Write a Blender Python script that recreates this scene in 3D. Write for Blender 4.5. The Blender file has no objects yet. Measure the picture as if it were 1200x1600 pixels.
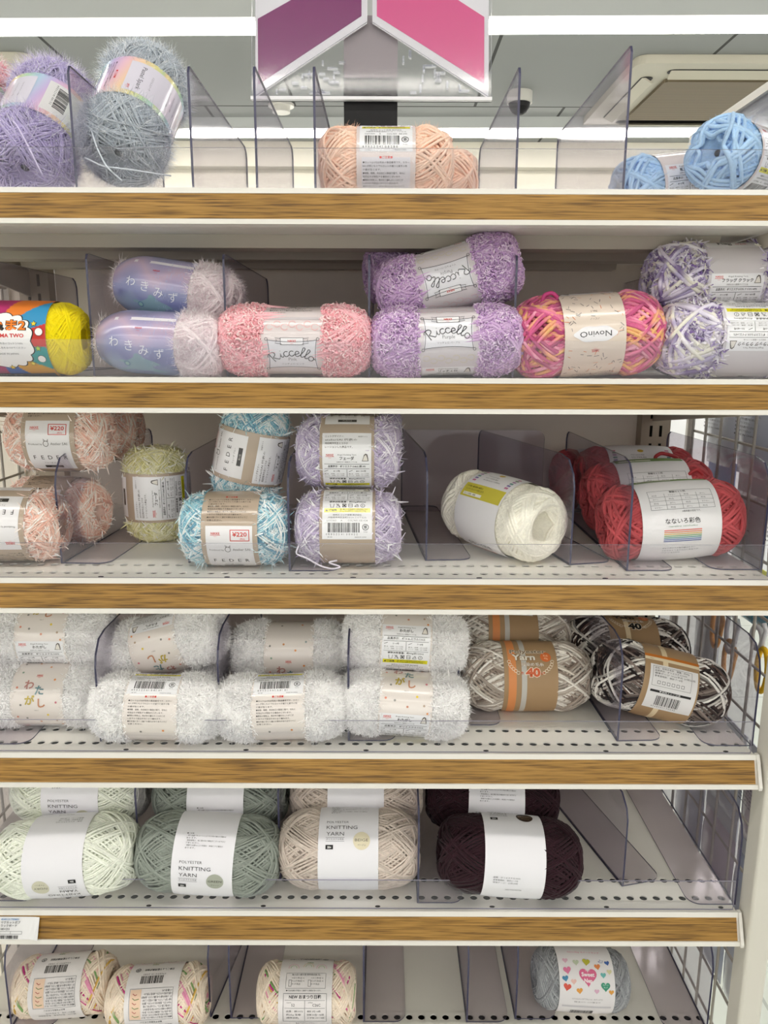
import bpy, math, random
import numpy as np
from mathutils import Matrix, Vector

# ------------------------------------------------------------------ camera, world, lights, exposure
SC = bpy.context.scene
COL = SC.collection
EYE = Vector((0.0, 0.0, 1.5)); PITCH = math.radians(12.0); FPX = 1200.0
cam_d = bpy.data.cameras.new('camera'); cam = bpy.data.objects.new('camera', cam_d); COL.objects.link(cam)
cam_d.sensor_fit = 'VERTICAL'; cam_d.sensor_height = 36.0; cam_d.lens = 36.0 * FPX / 1600.0
cam_d.clip_start = 0.01; cam_d.clip_end = 60
cam.location = EYE; cam.rotation_euler = (math.radians(90) - PITCH, math.radians(-0.2), 0)
SC.camera = cam
SC.view_settings.view_transform = 'Standard'; SC.view_settings.look = 'None'
SC.view_settings.gamma = 1.0; SC.view_settings.use_curve_mapping = False
SC.view_settings.exposure = -0.05
SC.cycles.transparent_max_bounces = 32; SC.cycles.max_bounces = 12; SC.cycles.diffuse_bounces = 9
SC.cycles.caustics_reflective = False; SC.cycles.caustics_refractive = False
SC.cycles.use_denoising = True
W = bpy.data.worlds.new('world'); SC.world = W; W.use_nodes = True
W.node_tree.nodes['Background'].inputs[0].default_value = (1.0, 0.97, 0.93, 1)
W.node_tree.nodes['Background'].inputs[1].default_value = 1.35
STRIP_EMIT = 17.0          # the ceiling tubes (see ceiling_light below) light the whole shop

# ------------------------------------------------------------------ helpers
def lin(h):
    h = h.lstrip('#'); c = [int(h[i:i+2], 16) / 255 for i in (0, 2, 4)]
    return np.array([x / 12.92 if x <= 0.04045 else ((x + 0.055) / 1.055) ** 2.4 for x in c])
rnd = random.Random(5)

def mat(name, rough=0.6, spec=0.4, color=None, attr=False, emit=None, emit_s=0, coat=0, sheen=0, bump=None, metal=0, var=0.0, vscale=300):
    m = bpy.data.materials.new(name); m.use_nodes = True
    nt = m.node_tree; b = nt.nodes['Principled BSDF']
    b.inputs['Roughness'].default_value = rough; b.inputs['Specular IOR Level'].default_value = spec
    b.inputs['Coat Weight'].default_value = coat; b.inputs['Coat Roughness'].default_value = 0.12
    b.inputs['Sheen Weight'].default_value = sheen; b.inputs['Metallic'].default_value = metal
    if attr:
        a = nt.nodes.new('ShaderNodeAttribute'); a.attribute_name = 'Col'; src = a.outputs['Color']
    else:
        r = nt.nodes.new('ShaderNodeRGB'); r.outputs[0].default_value = (*lin(color), 1); src = r.outputs[0]
    if var:
        tc = nt.nodes.new('ShaderNodeTexCoord'); n = nt.nodes.new('ShaderNodeTexNoise'); n.inputs['Scale'].default_value = vscale
        nt.links.new(tc.outputs['Object'], n.inputs['Vector'])
        mr = nt.nodes.new('ShaderNodeMapRange'); mr.inputs[3].default_value = 1 - var; mr.inputs[4].default_value = 1 + var
        nt.links.new(n.outputs['Fac'], mr.inputs[0])
        vm = nt.nodes.new('ShaderNodeVectorMath'); vm.operation = 'SCALE'
        nt.links.new(src, vm.inputs[0]); nt.links.new(mr.outputs[0], vm.inputs['Scale']); src = vm.outputs[0]
    nt.links.new(src, b.inputs['Base Color'])
    if bump:
        tc = nt.nodes.new('ShaderNodeTexCoord'); n = nt.nodes.new('ShaderNodeTexNoise'); n.inputs['Scale'].default_value = bump[0]
        nt.links.new(tc.outputs['Object'], n.inputs['Vector'])
        bp = nt.nodes.new('ShaderNodeBump'); bp.inputs['Strength'].default_value = bump[1]; bp.inputs['Distance'].default_value = bump[2]
        nt.links.new(n.outputs['Fac'], bp.inputs['Height']); nt.links.new(bp.outputs[0], b.inputs['Normal'])
    if emit:
        b.inputs['Emission Color'].default_value = (*lin(emit), 1); b.inputs['Emission Strength'].default_value = emit_s
    return m

def clear_mat(name, tint, gloss=0.06, rough=0.08, haze=0.0, hazecol='#c8c8d8'):
    m = bpy.data.materials.new(name); m.use_nodes = True; nt = m.node_tree
    nt.nodes.remove(nt.nodes['Principled BSDF']); out = nt.nodes['Material Output']
    t = nt.nodes.new('ShaderNodeBsdfTransparent'); t.inputs[0].default_value = (*lin(tint), 1)
    g = nt.nodes.new('ShaderNodeBsdfGlossy'); g.inputs['Roughness'].default_value = rough
    fr = nt.nodes.new('ShaderNodeLayerWeight'); fr.inputs['Blend'].default_value = 0.25
    mr = nt.nodes.new('ShaderNodeMapRange'); mr.inputs[3].default_value = gloss * 0.5; mr.inputs[4].default_value = min(1, gloss * 6)
    nt.links.new(fr.outputs['Fresnel'], mr.inputs[0])
    mx = nt.nodes.new('ShaderNodeMixShader'); nt.links.new(mr.outputs[0], mx.inputs[0])
    nt.links.new(t.outputs[0], mx.inputs[1]); nt.links.new(g.outputs[0], mx.inputs[2])
    last = mx
    if haze:
        d = nt.nodes.new('ShaderNodeBsdfDiffuse'); d.inputs[0].default_value = (*lin(hazecol), 1)
        m2 = nt.nodes.new('ShaderNodeMixShader'); m2.inputs[0].default_value = haze
        nt.links.new(mx.outputs[0], m2.inputs[1]); nt.links.new(d.outputs[0], m2.inputs[2]); last = m2
    nt.links.new(last.outputs[0], out.inputs[0])
    return m

M = dict(
    yarn=mat('yarn_fibre', 0.85, 0.2, attr=True, sheen=0.08, var=0.16, vscale=420),
    glitter=mat('tinsel_fibre', 0.28, 0.9, attr=True),
    satin=mat('satin_fibre', 0.5, 0.5, attr=True, sheen=0.04, var=0.1, vscale=420),
    paper=mat('printed_paper', 0.5, 0.35, attr=True),
    film=mat('printed_film', 0.2, 0.6, attr=True, coat=0.5),
    enamel=mat('cream_enamel', 0.42, 0.4, '#d6d2c8', var=0.04, vscale=9),
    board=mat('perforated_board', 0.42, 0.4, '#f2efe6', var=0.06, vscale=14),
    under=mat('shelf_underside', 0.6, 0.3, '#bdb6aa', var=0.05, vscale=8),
    white=mat('white_plastic', 0.35, 0.4, '#dedbd4'),
    dark=mat('gap_shade', 0.9, 0.1, '#14120f'),
    black=mat('black_plastic', 0.5, 0.3, '#101012'),
    grey=mat('grey_plastic', 0.5, 0.3, '#a79ea0'),
    steel=mat('grid_wire', 0.4, 0.5, '#a9a39b'),
    clear=clear_mat('clear_plastic', '#f5f3f7', 0.045, 0.06, 0.045, '#b9b6c4'),
    foot=clear_mat('clear_foot', '#fbf9fb', 0.02, 0.1, 0.04, '#b8b2ba'),
    clear2=clear_mat('clear_fence', '#fdfdfe', 0.045, 0.06, 0.02, '#c9c7d0'),
    bag=clear_mat('clear_bag', '#f0f1f6', 0.14, 0.12, 0.12, '#dfe2ee'),
    rim=mat('plastic_edge', 0.25, 0.5, '#42415a'),
    rim2=mat('fence_edge', 0.25, 0.5, '#9a98a8'),
    lit=mat('lamp_diffuser', 0.5, 0.2, '#ffffff', emit='#fffaf2', emit_s=STRIP_EMIT),
)

class MB:
    """collects vertices / faces / colours for ONE mesh"""
    def __init__(s): s.V = []; s.C = []; s.F = []; s.FM = []; s.n = 0
    def add(s, V, F, col=(0.8, 0.8, 0.8), m=0):
        V = np.asarray(V, float).reshape(-1, 3); c = np.asarray(col, float)
        if c.ndim == 1: c = np.tile(c, (len(V), 1))
        s.V.append(V); s.C.append(c)
        if isinstance(F, np.ndarray): s.F.append(F + s.n)
        else:
            by = {}
            for f in F: by.setdefault(len(f), []).append(f)
            for k, fs in by.items(): s.F.append(np.array(fs, int) + s.n); s.FM.append(m)
            s.n += len(V); return
        s.FM.append(m); s.n += len(V)
    def box(s, x0, x1, y0, y1, z0, z1, col=(.8, .8, .8), m=0):
        V = [(x, y, z) for x in (x0, x1) for y in (y0, y1) for z in (z0, z1)]
        s.add(V, [(0, 1, 3, 2), (4, 6, 7, 5), (0, 4, 5, 1), (2, 3, 7, 6), (0, 2, 6, 4), (1, 5, 7, 3)], col, m)
    def tube(s, P, r, sides=6, col=(.8, .8, .8), m=0, close=False, caps=True):
        P = np.asarray(P, float); n = len(P); r = np.broadcast_to(np.asarray(r, float), (n,))
        if close: T = np.roll(P, -1, 0) - np.roll(P, 1, 0)
        else: T = np.gradient(P, axis=0)
        T /= np.linalg.norm(T, axis=1)[:, None] + 1e-12
        ref = P - P.mean(0); ref = ref + np.array([1e-5, 2e-5, 3e-5])
        if n < 30 and not close: ref = np.tile(np.array([0.31, 0.27, 0.91]), (n, 1))
        A = ref - (ref * T).sum(1)[:, None] * T; A /= np.linalg.norm(A, axis=1)[:, None] + 1e-12
        B = np.cross(T, A); ang = np.arange(sides) * 2 * math.pi / sides
        V = P[:, None, :] + r[:, None, None] * (np.cos(ang)[None, :, None] * A[:, None, :] + np.sin(ang)[None, :, None] * B[:, None, :])
        m_ = n if close else n - 1
        i = np.arange(m_)[:, None]; j = np.arange(sides)[None, :]; i2 = (i + 1) % n; j2 = (j + 1) % sides
        F = np.stack([i * sides + j, i * sides + j2, i2 * sides + j2, i2 * sides + j], -1).reshape(-1, 4)
        c = np.asarray(col, float)
        if c.ndim == 2: c = np.repeat(c, sides, 0)
        base = s.n
        s.add(V.reshape(-1, 3), F, c, m)
        if caps and not close:
            s.F.append(np.array([list(range(sides))[::-1], [(n - 1) * sides + k for k in range(sides)]]) + base); s.FM.append(m)
    def prism(s, pts, axis, a0, a1, col=(.8, .8, .8), m=0, rim_m=None):
        """outline pts (2D) extruded along axis from a0 to a1; the thin sides may take another material"""
        n = len(pts); o = {'x': lambda u, v, a: (a, u, v), 'y': lambda u, v, a: (u, a, v), 'z': lambda u, v, a: (u, v, a)}[axis]
        V = [o(u, v, a0) for u, v in pts] + [o(u, v, a1) for u, v in pts]
        s.add(V, [tuple(range(n))[::-1], tuple(range(n, 2 * n))], col, m)
        s.add(V, [(i, (i + 1) % n, n + (i + 1) % n, n + i) for i in range(n)], col, m if rim_m is None else rim_m)
    def build(s, name, mats, parent=None, smooth=True, auto=False):
        V = np.concatenate(s.V); C = np.concatenate(s.C)
        me = bpy.data.meshes.new(name)
        me.vertices.add(len(V)); me.vertices.foreach_set('co', V.astype(np.float32).ravel())
        tot = sum(f.size for f in s.F); nf = sum(len(f) for f in s.F)
        me.loops.add(tot); me.polygons.add(nf)
        me.loops.foreach_set('vertex_index', np.concatenate([f.ravel() for f in s.F]).astype(np.int32))
        lt = np.concatenate([np.full(len(f), f.shape[1]) for f in s.F]).astype(np.int32)
        me.polygons.foreach_set('loop_start', (np.cumsum(lt) - lt).astype(np.int32))
        me.polygons.foreach_set('loop_total', lt)
        me.polygons.foreach_set('material_index', np.concatenate([np.full(len(f), k) for f, k in zip(s.F, s.FM)]).astype(np.int32))
        me.polygons.foreach_set('use_smooth', np.full(nf, smooth))
        me.update(calc_edges=True)
        ca = me.color_attributes.new('Col', 'FLOAT_COLOR', 'POINT')
        ca.data.foreach_set('color', np.concatenate([C, np.ones((len(C), 1))], 1).astype(np.float32).ravel())
        for m in (mats if isinstance(mats, (list, tuple)) else [mats]): me.materials.append(m)
        o = bpy.data.objects.new(name, me); COL.objects.link(o)
        if parent is not None: o.parent = parent
        return o

def tag(o, label=None, cat=None, group=None, kind=None):
    if label: o['label'] = label
    if cat: o['category'] = cat
    if group: o['group'] = group
    if kind: o['kind'] = kind
    return o
def empty(name, loc=(0, 0, 0), rot=(0, 0, 0)):
    o = bpy.data.objects.new(name, None); COL.objects.link(o); o.location = loc; o.rotation_euler = rot; o.empty_display_size = 0.02
    return o
def rrect(x0, y0, x1, y1, r, n=5, corners=(1, 1, 1, 1)):
    """rounded rectangle outline, ccw from lower left; corners = (ll, lr, ur, ul)"""
    P = []
    for (cx, cy, a, on) in ((x0, y0, 180, corners[0]), (x1, y0, 270, corners[1]), (x1, y1, 0, corners[2]), (x0, y1, 90, corners[3])):
        if not on: P.append((cx, cy)); continue
        ox = cx + (r if cx == x0 else -r); oy = cy + (r if cy == y0 else -r)
        for k in range(n + 1):
            t = math.radians(a + 90 * k / n); P.append((ox + r * math.cos(t), oy + r * math.sin(t)))
    return P
def ray(px, py):
    """direction of the photo's pixel, in the world"""
    u = (px - 600) / FPX; v = (800 - py) / FPX
    return Vector((u, math.cos(PITCH) + v * math.sin(PITCH), -math.sin(PITCH) + v * math.cos(PITCH)))
def at(px, py, Y):
    d = ray(px, py); return EYE + d * (Y / d.y)

# ------------------------------------------------------------------ flat lettering (cached)
_tc = {}
def text_mesh(body, bold=0.0, res=2):
    k = (body, bold, res)
    if k in _tc: return _tc[k]
    cu = bpy.data.curves.new('lettering', 'FONT'); cu.body = body; cu.size = 1.0; cu.resolution_u = res; cu.offset = bold
    cu.fill_mode = 'FRONT'
    o = bpy.data.objects.new('lettering', cu); COL.objects.link(o); bpy.context.view_layer.update()
    me = bpy.data.meshes.new_from_object(o.evaluated_get(bpy.context.evaluated_depsgraph_get()))
    V = np.array([v.co[:2] for v in me.vertices]).reshape(-1, 2); F = [tuple(p.vertices) for p in me.polygons]
    bpy.data.objects.remove(o); bpy.data.curves.remove(cu); bpy.data.meshes.remove(me)
    _tc[k] = (V, F); return _tc[k]

# ------------------------------------------------------------------ the shop: ceiling, floor, walls
CEIL = 2.70
def struct(mb, name, mats, smooth=False): return tag(mb.build(name, mats, smooth=smooth), kind='structure')
def brick_mat(name, c1, c2, mortar, sx, sy, msize, rough=0.6, off=0.0, spec=0.3):
    m = bpy.data.materials.new(name); m.use_nodes = True; nt = m.node_tree; b = nt.nodes['Principled BSDF']
    b.inputs['Roughness'].default_value = rough; b.inputs['Specular IOR Level'].default_value = spec
    g = nt.nodes.new('ShaderNodeNewGeometry'); t = nt.nodes.new('ShaderNodeTexBrick'); t.offset = off
    t.inputs['Scale'].default_value = 1.0; t.inputs['Mortar Size'].default_value = msize
    t.inputs['Brick Width'].default_value = sx; t.inputs['Row Height'].default_value = sy; t.inputs['Mortar Smooth'].default_value = 0
    t.inputs['Color1'].default_value = (*lin(c1), 1); t.inputs['Color2'].default_value = (*lin(c2), 1); t.inputs['Mortar'].default_value = (*lin(mortar), 1)
    nt.links.new(g.outputs['Position'], t.inputs['Vector']); nt.links.new(t.outputs['Color'], b.inputs['Base Color'])
    return m
mb = MB(); mb.box(-7, 7, -11, 5.2, CEIL, CEIL + .05); struct(mb, 'ceiling', brick_mat('ceiling_boards', '#989a98', '#949695', '#434442', .91, 1.41, 0.007, 0.8, 0.5))
mb = MB(); mb.box(-7, 7, -11, 5.2, -.05, 0); struct(mb, 'floor', brick_mat('floor_tiles', '#c9cfc8', '#cdd2cb', '#aab0aa', .45, .45, 0.004, 0.35, 0.0, 0.5))
mb = MB(); mb.box(-7, 7, 5.0, 5.1, 0, CEIL); struct(mb, 'wall_back', mat('wall_paint', 0.8, 0.2, '#f0f0f3', var=.03, vscale=2))
mb = MB(); mb.box(-7, 7, 4.9, 4.998, 2.56, CEIL - .001); mb.box(-7, 7, 4.985, 4.999, 2.42, 2.56)
struct(mb, 'trim_1', mat('trim_paint', 0.7, 0.2, '#d9d4c6'))

# ceiling tubes: a housing hung right under the ceiling with a lit diffuser
for k, y in enumerate((3.11, 4.52, 1.7, 0.1, -1.5, -3.1, -4.7, -6.3, -7.9, -9.5)):
    e = empty('ceiling_light', (0, y, CEIL))
    e.rotation_euler.z = math.radians(-1.1)
    tag(e, ['long lit ceiling tube running across above the purple and pink sign', 'far lit ceiling tube running in front of the back wall',
            'lit ceiling tube over the rack, first above the viewer', 'lit ceiling tube straight above the aisle', 'lit ceiling tube one row behind the aisle',
            'lit ceiling tube two rows behind the aisle', 'lit ceiling tube three rows behind the aisle', 'lit ceiling tube four rows behind the aisle', 'lit ceiling tube five rows behind the aisle', 'lit ceiling tube six rows behind the aisle'][k], 'ceiling light', 'long ceiling tubes in parallel rows')
    h = MB(); h.prism([(-.11, 0), (-.075, -.045), (.075, -.045), (.11, 0)], 'x', -4.5, 4.5); h.build('lamp_housing', mat('lamp_housing_paint', .5, .3, '#c9cbcb'), e, smooth=False)
    h = MB(); h.prism([(-.035, -.0455), (-.035, -.062), (-.025, -.068), (.025, -.068), (.035, -.062), (.035, -.0455)], 'x', -4.45, 4.45); h.build('lamp_diffuser', M['lit'], e, smooth=False)

def cassette(x, y, lab):
    e = empty('ceiling_air_conditioner', (x, y, CEIL)); tag(e, lab, 'air conditioner', 'square ceiling air conditioners')
    w = .47; pm = mat('vent_panel', .5, .3, '#c3beae')
    h = MB(); h.prism(rrect(-w, -w, w, w, .05), 'z', -.035, -.001); h.build('panel_frame', pm, e, smooth=False)
    h = MB(); h.prism(rrect(-.29, -.29, .29, .29, .02), 'z', -.05, -.0351); h.build('intake_grille', brick_mat('grille', '#8d8069', '#8a7d67', '#6a5e4c', .6, .016, .004, .6), e, smooth=False)
    for a in range(4):
        h = MB(); h.prism(rrect(-.31, -.40, .31, -.345, .025), 'z', -.037, -.0352); o = h.build('air_slot', M['black'], e, smooth=False); o.rotation_euler.z = a * math.pi / 2
        h = MB(); h.prism([(-.395, -.038), (-.35, -.060), (-.345, -.057), (-.38, -.036)], 'x', -.30, .30); o = h.build('air_flap', pm, e, smooth=False); o.rotation_euler.z = a * math.pi / 2
    return e
cassette(1.52, 3.98, 'square ceiling air conditioner with brown grille, at the right beyond the blue yarn')
cassette(-1.95, 3.98, 'square ceiling air conditioner at the left, behind the tinsel yarn')
e = empty('smoke_detector', at(438, 168, 4.2)); e.location.z = CEIL; tag(e, 'round white smoke detector on the ceiling under the purple half of the sign', 'smoke detector')
h = MB(); a = np.linspace(0, 2 * math.pi, 25)[:-1]
h.prism([(.065 * math.cos(t), .065 * math.sin(t)) for t in a], 'z', -.012, 0); h.build('detector_base', M['white'], e, smooth=False)
h = MB(); h.prism([(.045 * math.cos(t), .045 * math.sin(t)) for t in a], 'z', -.04, -.012); h.build('detector_head', M['white'], e, smooth=False)
e = empty('security_camera', at(811, 140, 4.0)); e.location.z = CEIL; tag(e, 'small dome security camera on the ceiling behind the plastic divider right of the sign', 'security camera')
h = MB(); h.prism([(.06 * math.cos(t), .06 * math.sin(t)) for t in a], 'z', -.05, 0); h.build('camera_mount', M['white'], e, smooth=False)
h = MB()
for k in range(4):
    r0, r1 = .052 * math.cos(k * .4), .052 * math.cos((k + 1) * .4 if k < 3 else 1.55)
    z0, z1 = -.05 - .052 * math.sin(k * .4), -.05 - .052 * math.sin((k + 1) * .4 if k < 3 else 1.55)
    h.add([(r0 * math.cos(t), r0 * math.sin(t), z0) for t in a] + [(r1 * math.cos(t), r1 * math.sin(t), z1) for t in a], [(i, (i + 1) % 24, 24 + (i + 1) % 24, 24 + i) for i in range(24)])
h.build('camera_dome', M['black'], e)

# ------------------------------------------------------------------ the rack
S = {1: 1.6425, 2: 1.471, 3: 1.269, 4: 1.074, 5: .880, 6: .685}      # shelf surfaces
XL, XR, YF, YB = -.505, .400, .752, 1.14
def wood_mat():
    m = bpy.data.materials.new('oak_print'); m.use_nodes = True; nt = m.node_tree; b = nt.nodes['Principled BSDF']
    b.inputs['Roughness'].default_value = .38; b.inputs['Specular IOR Level'].default_value = .35
    tc = nt.nodes.new('ShaderNodeTexCoord'); oi = nt.nodes.new('ShaderNodeObjectInfo')
    mp = nt.nodes.new('ShaderNodeMapping'); mp.inputs['Scale'].default_value = (22, 620, 620)
    nt.links.new(tc.outputs['Object'], mp.inputs['Vector'])
    ad = nt.nodes.new('ShaderNodeVectorMath'); ad.operation = 'ADD'; nt.links.new(mp.outputs[0], ad.inputs[0])
    sc = nt.nodes.new('ShaderNodeVectorMath'); sc.operation = 'SCALE'; sc.inputs[0].default_value = (13, 7, 9); nt.links.new(oi.outputs['Random'], sc.inputs['Scale'])
    nt.links.new(sc.outputs[0], ad.inputs[1])
    n = nt.nodes.new('ShaderNodeTexNoise'); n.inputs['Scale'].default_value = 1.0; n.inputs['Detail'].default_value = 3; n.inputs['Distortion'].default_value = .25
    nt.links.new(ad.outputs[0], n.inputs['Vector'])
    mp2 = nt.nodes.new('ShaderNodeMapping'); mp2.inputs['Scale'].default_value = (.25, .12, .12); nt.links.new(ad.outputs[0], mp2.inputs['Vector'])
    n2 = nt.nodes.new('ShaderNodeTexNoise'); n2.inputs['Scale'].default_value = 1.0; n2.inputs['Detail'].default_value = 2; nt.links.new(mp2.outputs[0], n2.inputs['Vector'])
    cr = nt.nodes.new('ShaderNodeValToRGB'); e = cr.color_ramp.elements
    e[0].position = .34; e[0].color = (*lin('#66481b'), 1); e[1].position = .62; e[1].color = (*lin('#a67d3b'), 1)
    x = e.new(.45); x.color = (*lin('#8b6629'), 1)
    nt.links.new(n.outputs['Fac'], cr.inputs[0])
    mr = nt.nodes.new('ShaderNodeMapRange'); mr.inputs[1].default_value = .3; mr.inputs[2].default_value = .7; mr.inputs[3].default_value = .86; mr.inputs[4].default_value = 1.1
    nt.links.new(n2.outputs['Fac'], mr.inputs[0])
    vm = nt.nodes.new('ShaderNodeVectorMath'); vm.operation = 'SCALE'; nt.links.new(cr.outputs[0], vm.inputs[0]); nt.links.new(mr.outputs[0], vm.inputs['Scale'])
    nt.links.new(vm.outputs[0], b.inputs['Base Color']); return m
M['wood'] = wood_mat()
ORD = {1: 'top', 2: 'second', 3: 'third', 4: 'fourth', 5: 'fifth', 6: 'lowest visible'}

def hole_strip(mb, x0, x1, yc, pitch, half, rx, ry, shift=0.0):
    """a strip of plate with a row of real oval holes"""
    n = int(round((x1 - x0) / pitch)); p = (x1 - x0) / n
    K = 12; ang = [math.pi / 4 + 2 * math.pi * k / K for k in range(K)]
    for i in range(n):
        cx = x0 + (i + .5) * p
        inner = [(cx + shift + rx * math.cos(t), yc + ry * math.sin(t), 0) for t in ang]
        outer = []
        for t in ang:
            c, s_ = math.cos(t), math.sin(t); q = 1 / max(abs(c), abs(s_)); outer.append((cx + p / 2 * c * q, yc + half * s_ * q, 0))
        low = [(x, y, -.0015) for x, y, z in inner]
        mb.add(inner + outer + low, [(k, (k + 1) % K, K + (k + 1) % K, K + k) for k in range(K)] + [((k + 1) % K, k, 2 * K + k, 2 * K + (k + 1) % K) for k in range(K)])

def make_shelf(row):
    z = S[row]; e = empty('shelf', (0, YF, z))
    tag(e, f'{ORD[row]} rack shelf with oak-look front strip, holding ' +
        {1: 'tinsel, peach and blue yarn', 2: 'boucle and fluffy yarn', 3: 'feathery, cream and red yarn', 4: 'white fluffy and striped yarn', 5: 'plain acrylic yarn', 6: 'cotton yarn and the heart-print ball'}[row],
        'shelf', 'shelves of the yarn rack')
    b = MB(); d = YB - YF
    b.box(XL, XR, .062, d, -.0015, 0); b.box(XL, XR, .0, .0165, -.0015, 0); b.box(XL, XR, .0315, .0455, -.0015, 0)
    for yc, sh in ((.024, 0.0), (.054, .004)): hole_strip(b, XL, XR, yc, .0150, .0083 if yc > .04 else .0076, .0044, .0042, sh)
    # strip joints
    b.box(XL, XR, .0455, .0458, -.0015, 0)
    b.box(XL, XR, .008, .066, -.006, -.005, m=1); b.box(XL, XR, 0.002, d, -.025, -.024); b.box(XL, XR, 0, .002, -.024, -.0016); b.box(XL, XL + .002, 0, d, -.025, -.0016); b.box(XR - .002, XR, 0, d, -.025, -.0016)  # dark sheet under the holes, painted in for the shade inside the shelf
    b.build('shelf_board', [M['board'], M['dark']], e, smooth=False)
    for x in (-.33, -.2, -.07, .06, .19, .32):
        x += .013 * row; b = MB(); b.prism([(x + .003 * math.cos(t), .0085 + .0016 * math.sin(t)) for t in a[::2]], 'z', .0001, .0004)
        b.build('rail_slot', M['dark'], e, smooth=False)
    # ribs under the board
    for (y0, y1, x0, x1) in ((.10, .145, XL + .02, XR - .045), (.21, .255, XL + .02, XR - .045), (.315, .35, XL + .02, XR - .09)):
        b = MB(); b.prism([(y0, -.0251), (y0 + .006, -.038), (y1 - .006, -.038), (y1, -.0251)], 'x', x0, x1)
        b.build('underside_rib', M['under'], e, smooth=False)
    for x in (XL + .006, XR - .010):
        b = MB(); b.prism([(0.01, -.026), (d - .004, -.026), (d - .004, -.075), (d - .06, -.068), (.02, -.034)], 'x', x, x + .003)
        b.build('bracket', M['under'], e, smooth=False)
    # price rail: white lips top and bottom, slanting forwards; wood-look insert
    b = MB()
    b.prism([(.002, .0012), (-.001, .0015), (-.003, -.0035), (.002, -.0035)], 'x', XL, XR)
    b.prism([(.002, -.0035), (-.0018, -.0035), (-.0100, -.0272), (.002, -.0272)], 'x', XL, XR)
    b.prism([(.002, -.0272), (-.0125, -.0272), (-.0138, -.0318), (.002, -.0318)], 'x', XL, XR)
    b.build('price_rail', M['white'], e, smooth=False)
    b = MB(); b.prism([(-.0020, -.0036), (-.0029, -.0038), (-.0112, -.0270), (-.0102, -.0271)], 'x', XL, XR - .002); b.build('wood_insert', M['wood'], e, smooth=False)
    b = MB(); b.prism([(.003, .002), (-.002, .0022), (-.0055, -.004), (-.0160, -.029), (-.0150, -.0325), (.003, -.0325)], 'x', XR, XR + .0035); b.build('end_cap', M['white'], e, smooth=False)
    return e
for r in range(1, 7): make_shelf(r)

# the frame: back panels, uprights, corner post, feet
rk = empty('display_rack', (0, YB, 0)); tag(rk, 'cream metal rack frame with back panels and uprights behind the yarn shelves', 'rack')
pm = mat('back_panel_paint', .65, .25, '#efe7db', var=.03, vscale=30)
for k, (z0, z1) in enumerate(((.02, .66), (.662, 1.25), (1.252, 1.62))):
    b = MB(); b.box(-.47, .395, .001, .012, z0, z1); b.build('back_panel', pm, rk, smooth=False)
b = MB(); b.box(-1.2, -.51, .001, .012, .02, 1.62); b.build('back_panel', pm, rk, smooth=False)
um = mat('upright_paint', .5, .3, '#a89c8c')
for x in (-.512, .375):
    b = MB(); b.box(x, x + .042, -.022, .0005, 0, 1.64)
    for k in range(60): 
        b.box(x + .012, x + .016, -.0223, -.022, .05 + k * .026, .066 + k * .026, m=1); b.box(x + .026, x + .030, -.0223, -.022, .05 + k * .026, .066 + k * .026, m=1)
    b.build('upright', [um, M['dark']], rk, smooth=False)
b = MB(); b.box(-.505, .40, -.35, .0, .0, .09); b.build('kick_board', M['enamel'], rk, smooth=False)
b = MB(); b.prism(rrect(.4065, -.405, .4325, -.375, .004), 'z', 0, 1.66); b.build('corner_post', M['enamel'], rk, smooth=False)

# low clear fence along every shelf front
for r in range(1, 7):
    e = empty('shelf_fence', (0, YF + .004, S[r])); tag(e, f'low clear plastic fence along the front of the {ORD[r]} shelf', 'fence', 'clear shelf fences')
    b = MB(); hh = .037
    b.prism([(XL + .002, .0006), (XR - .003, .0006), (XR - .003, hh), (XL + .002, hh)], 'y', 0, .0018, m=0, rim_m=1)
    b.build('fence_strip', [M['clear2'], M['rim2']], e, smooth=False)

# ------------------------------------------------------------------ dividers
def divider(row, px, py, lab, foot=1, yaw=0.0, dep=.30, h=.118, fw=.052, cut=.035, Y=None):
    """L-shaped clear divider: upright plate and a foot; (px,py) is its front lower corner"""
    z = S[row] + .0006; d = ray(px, py)
    if Y is None: t = (z - EYE.z) / d.z; p = EYE + d * t
    else: p = at(px, py, Y)
    if p.y < YF + .0065: p = at(px, py, YF + .0065)
    e = empty('shelf_divider', (p.x, p.y, z), (0, 0, math.radians(yaw))); tag(e, lab, 'divider', f'clear dividers on the {ORD[row]} shelf')
    b = MB()
    P = [(0, 0), (dep, 0), (dep, h - .012), (dep - .004, h - .004), (dep - .012, h), (cut, h)]
    P += [(cut * .45, h - .004), (.004, h - .018), (0, h - .032)] if cut > .02 else [(.003, h - .001), (0, h - .006)]
    b.prism(P, 'x', -.0011, .0011, m=0, rim_m=1); b.build('divider_plate', [M['clear'], M['rim']], e, smooth=False)
    if foot:
        b = MB(); x0, x1 = (.0012, fw) if foot > 0 else (-fw, -.0012)
        b.prism(rrect(x0, .0, x1, dep, .014, corners=(0, 1, 1, 0) if foot > 0 else (1, 0, 0, 1)), 'z', 0, .0014, m=0, rim_m=1)
        b.build('divider_foot', [M['foot'], M['rim']], e, smooth=False)
    return e
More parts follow.
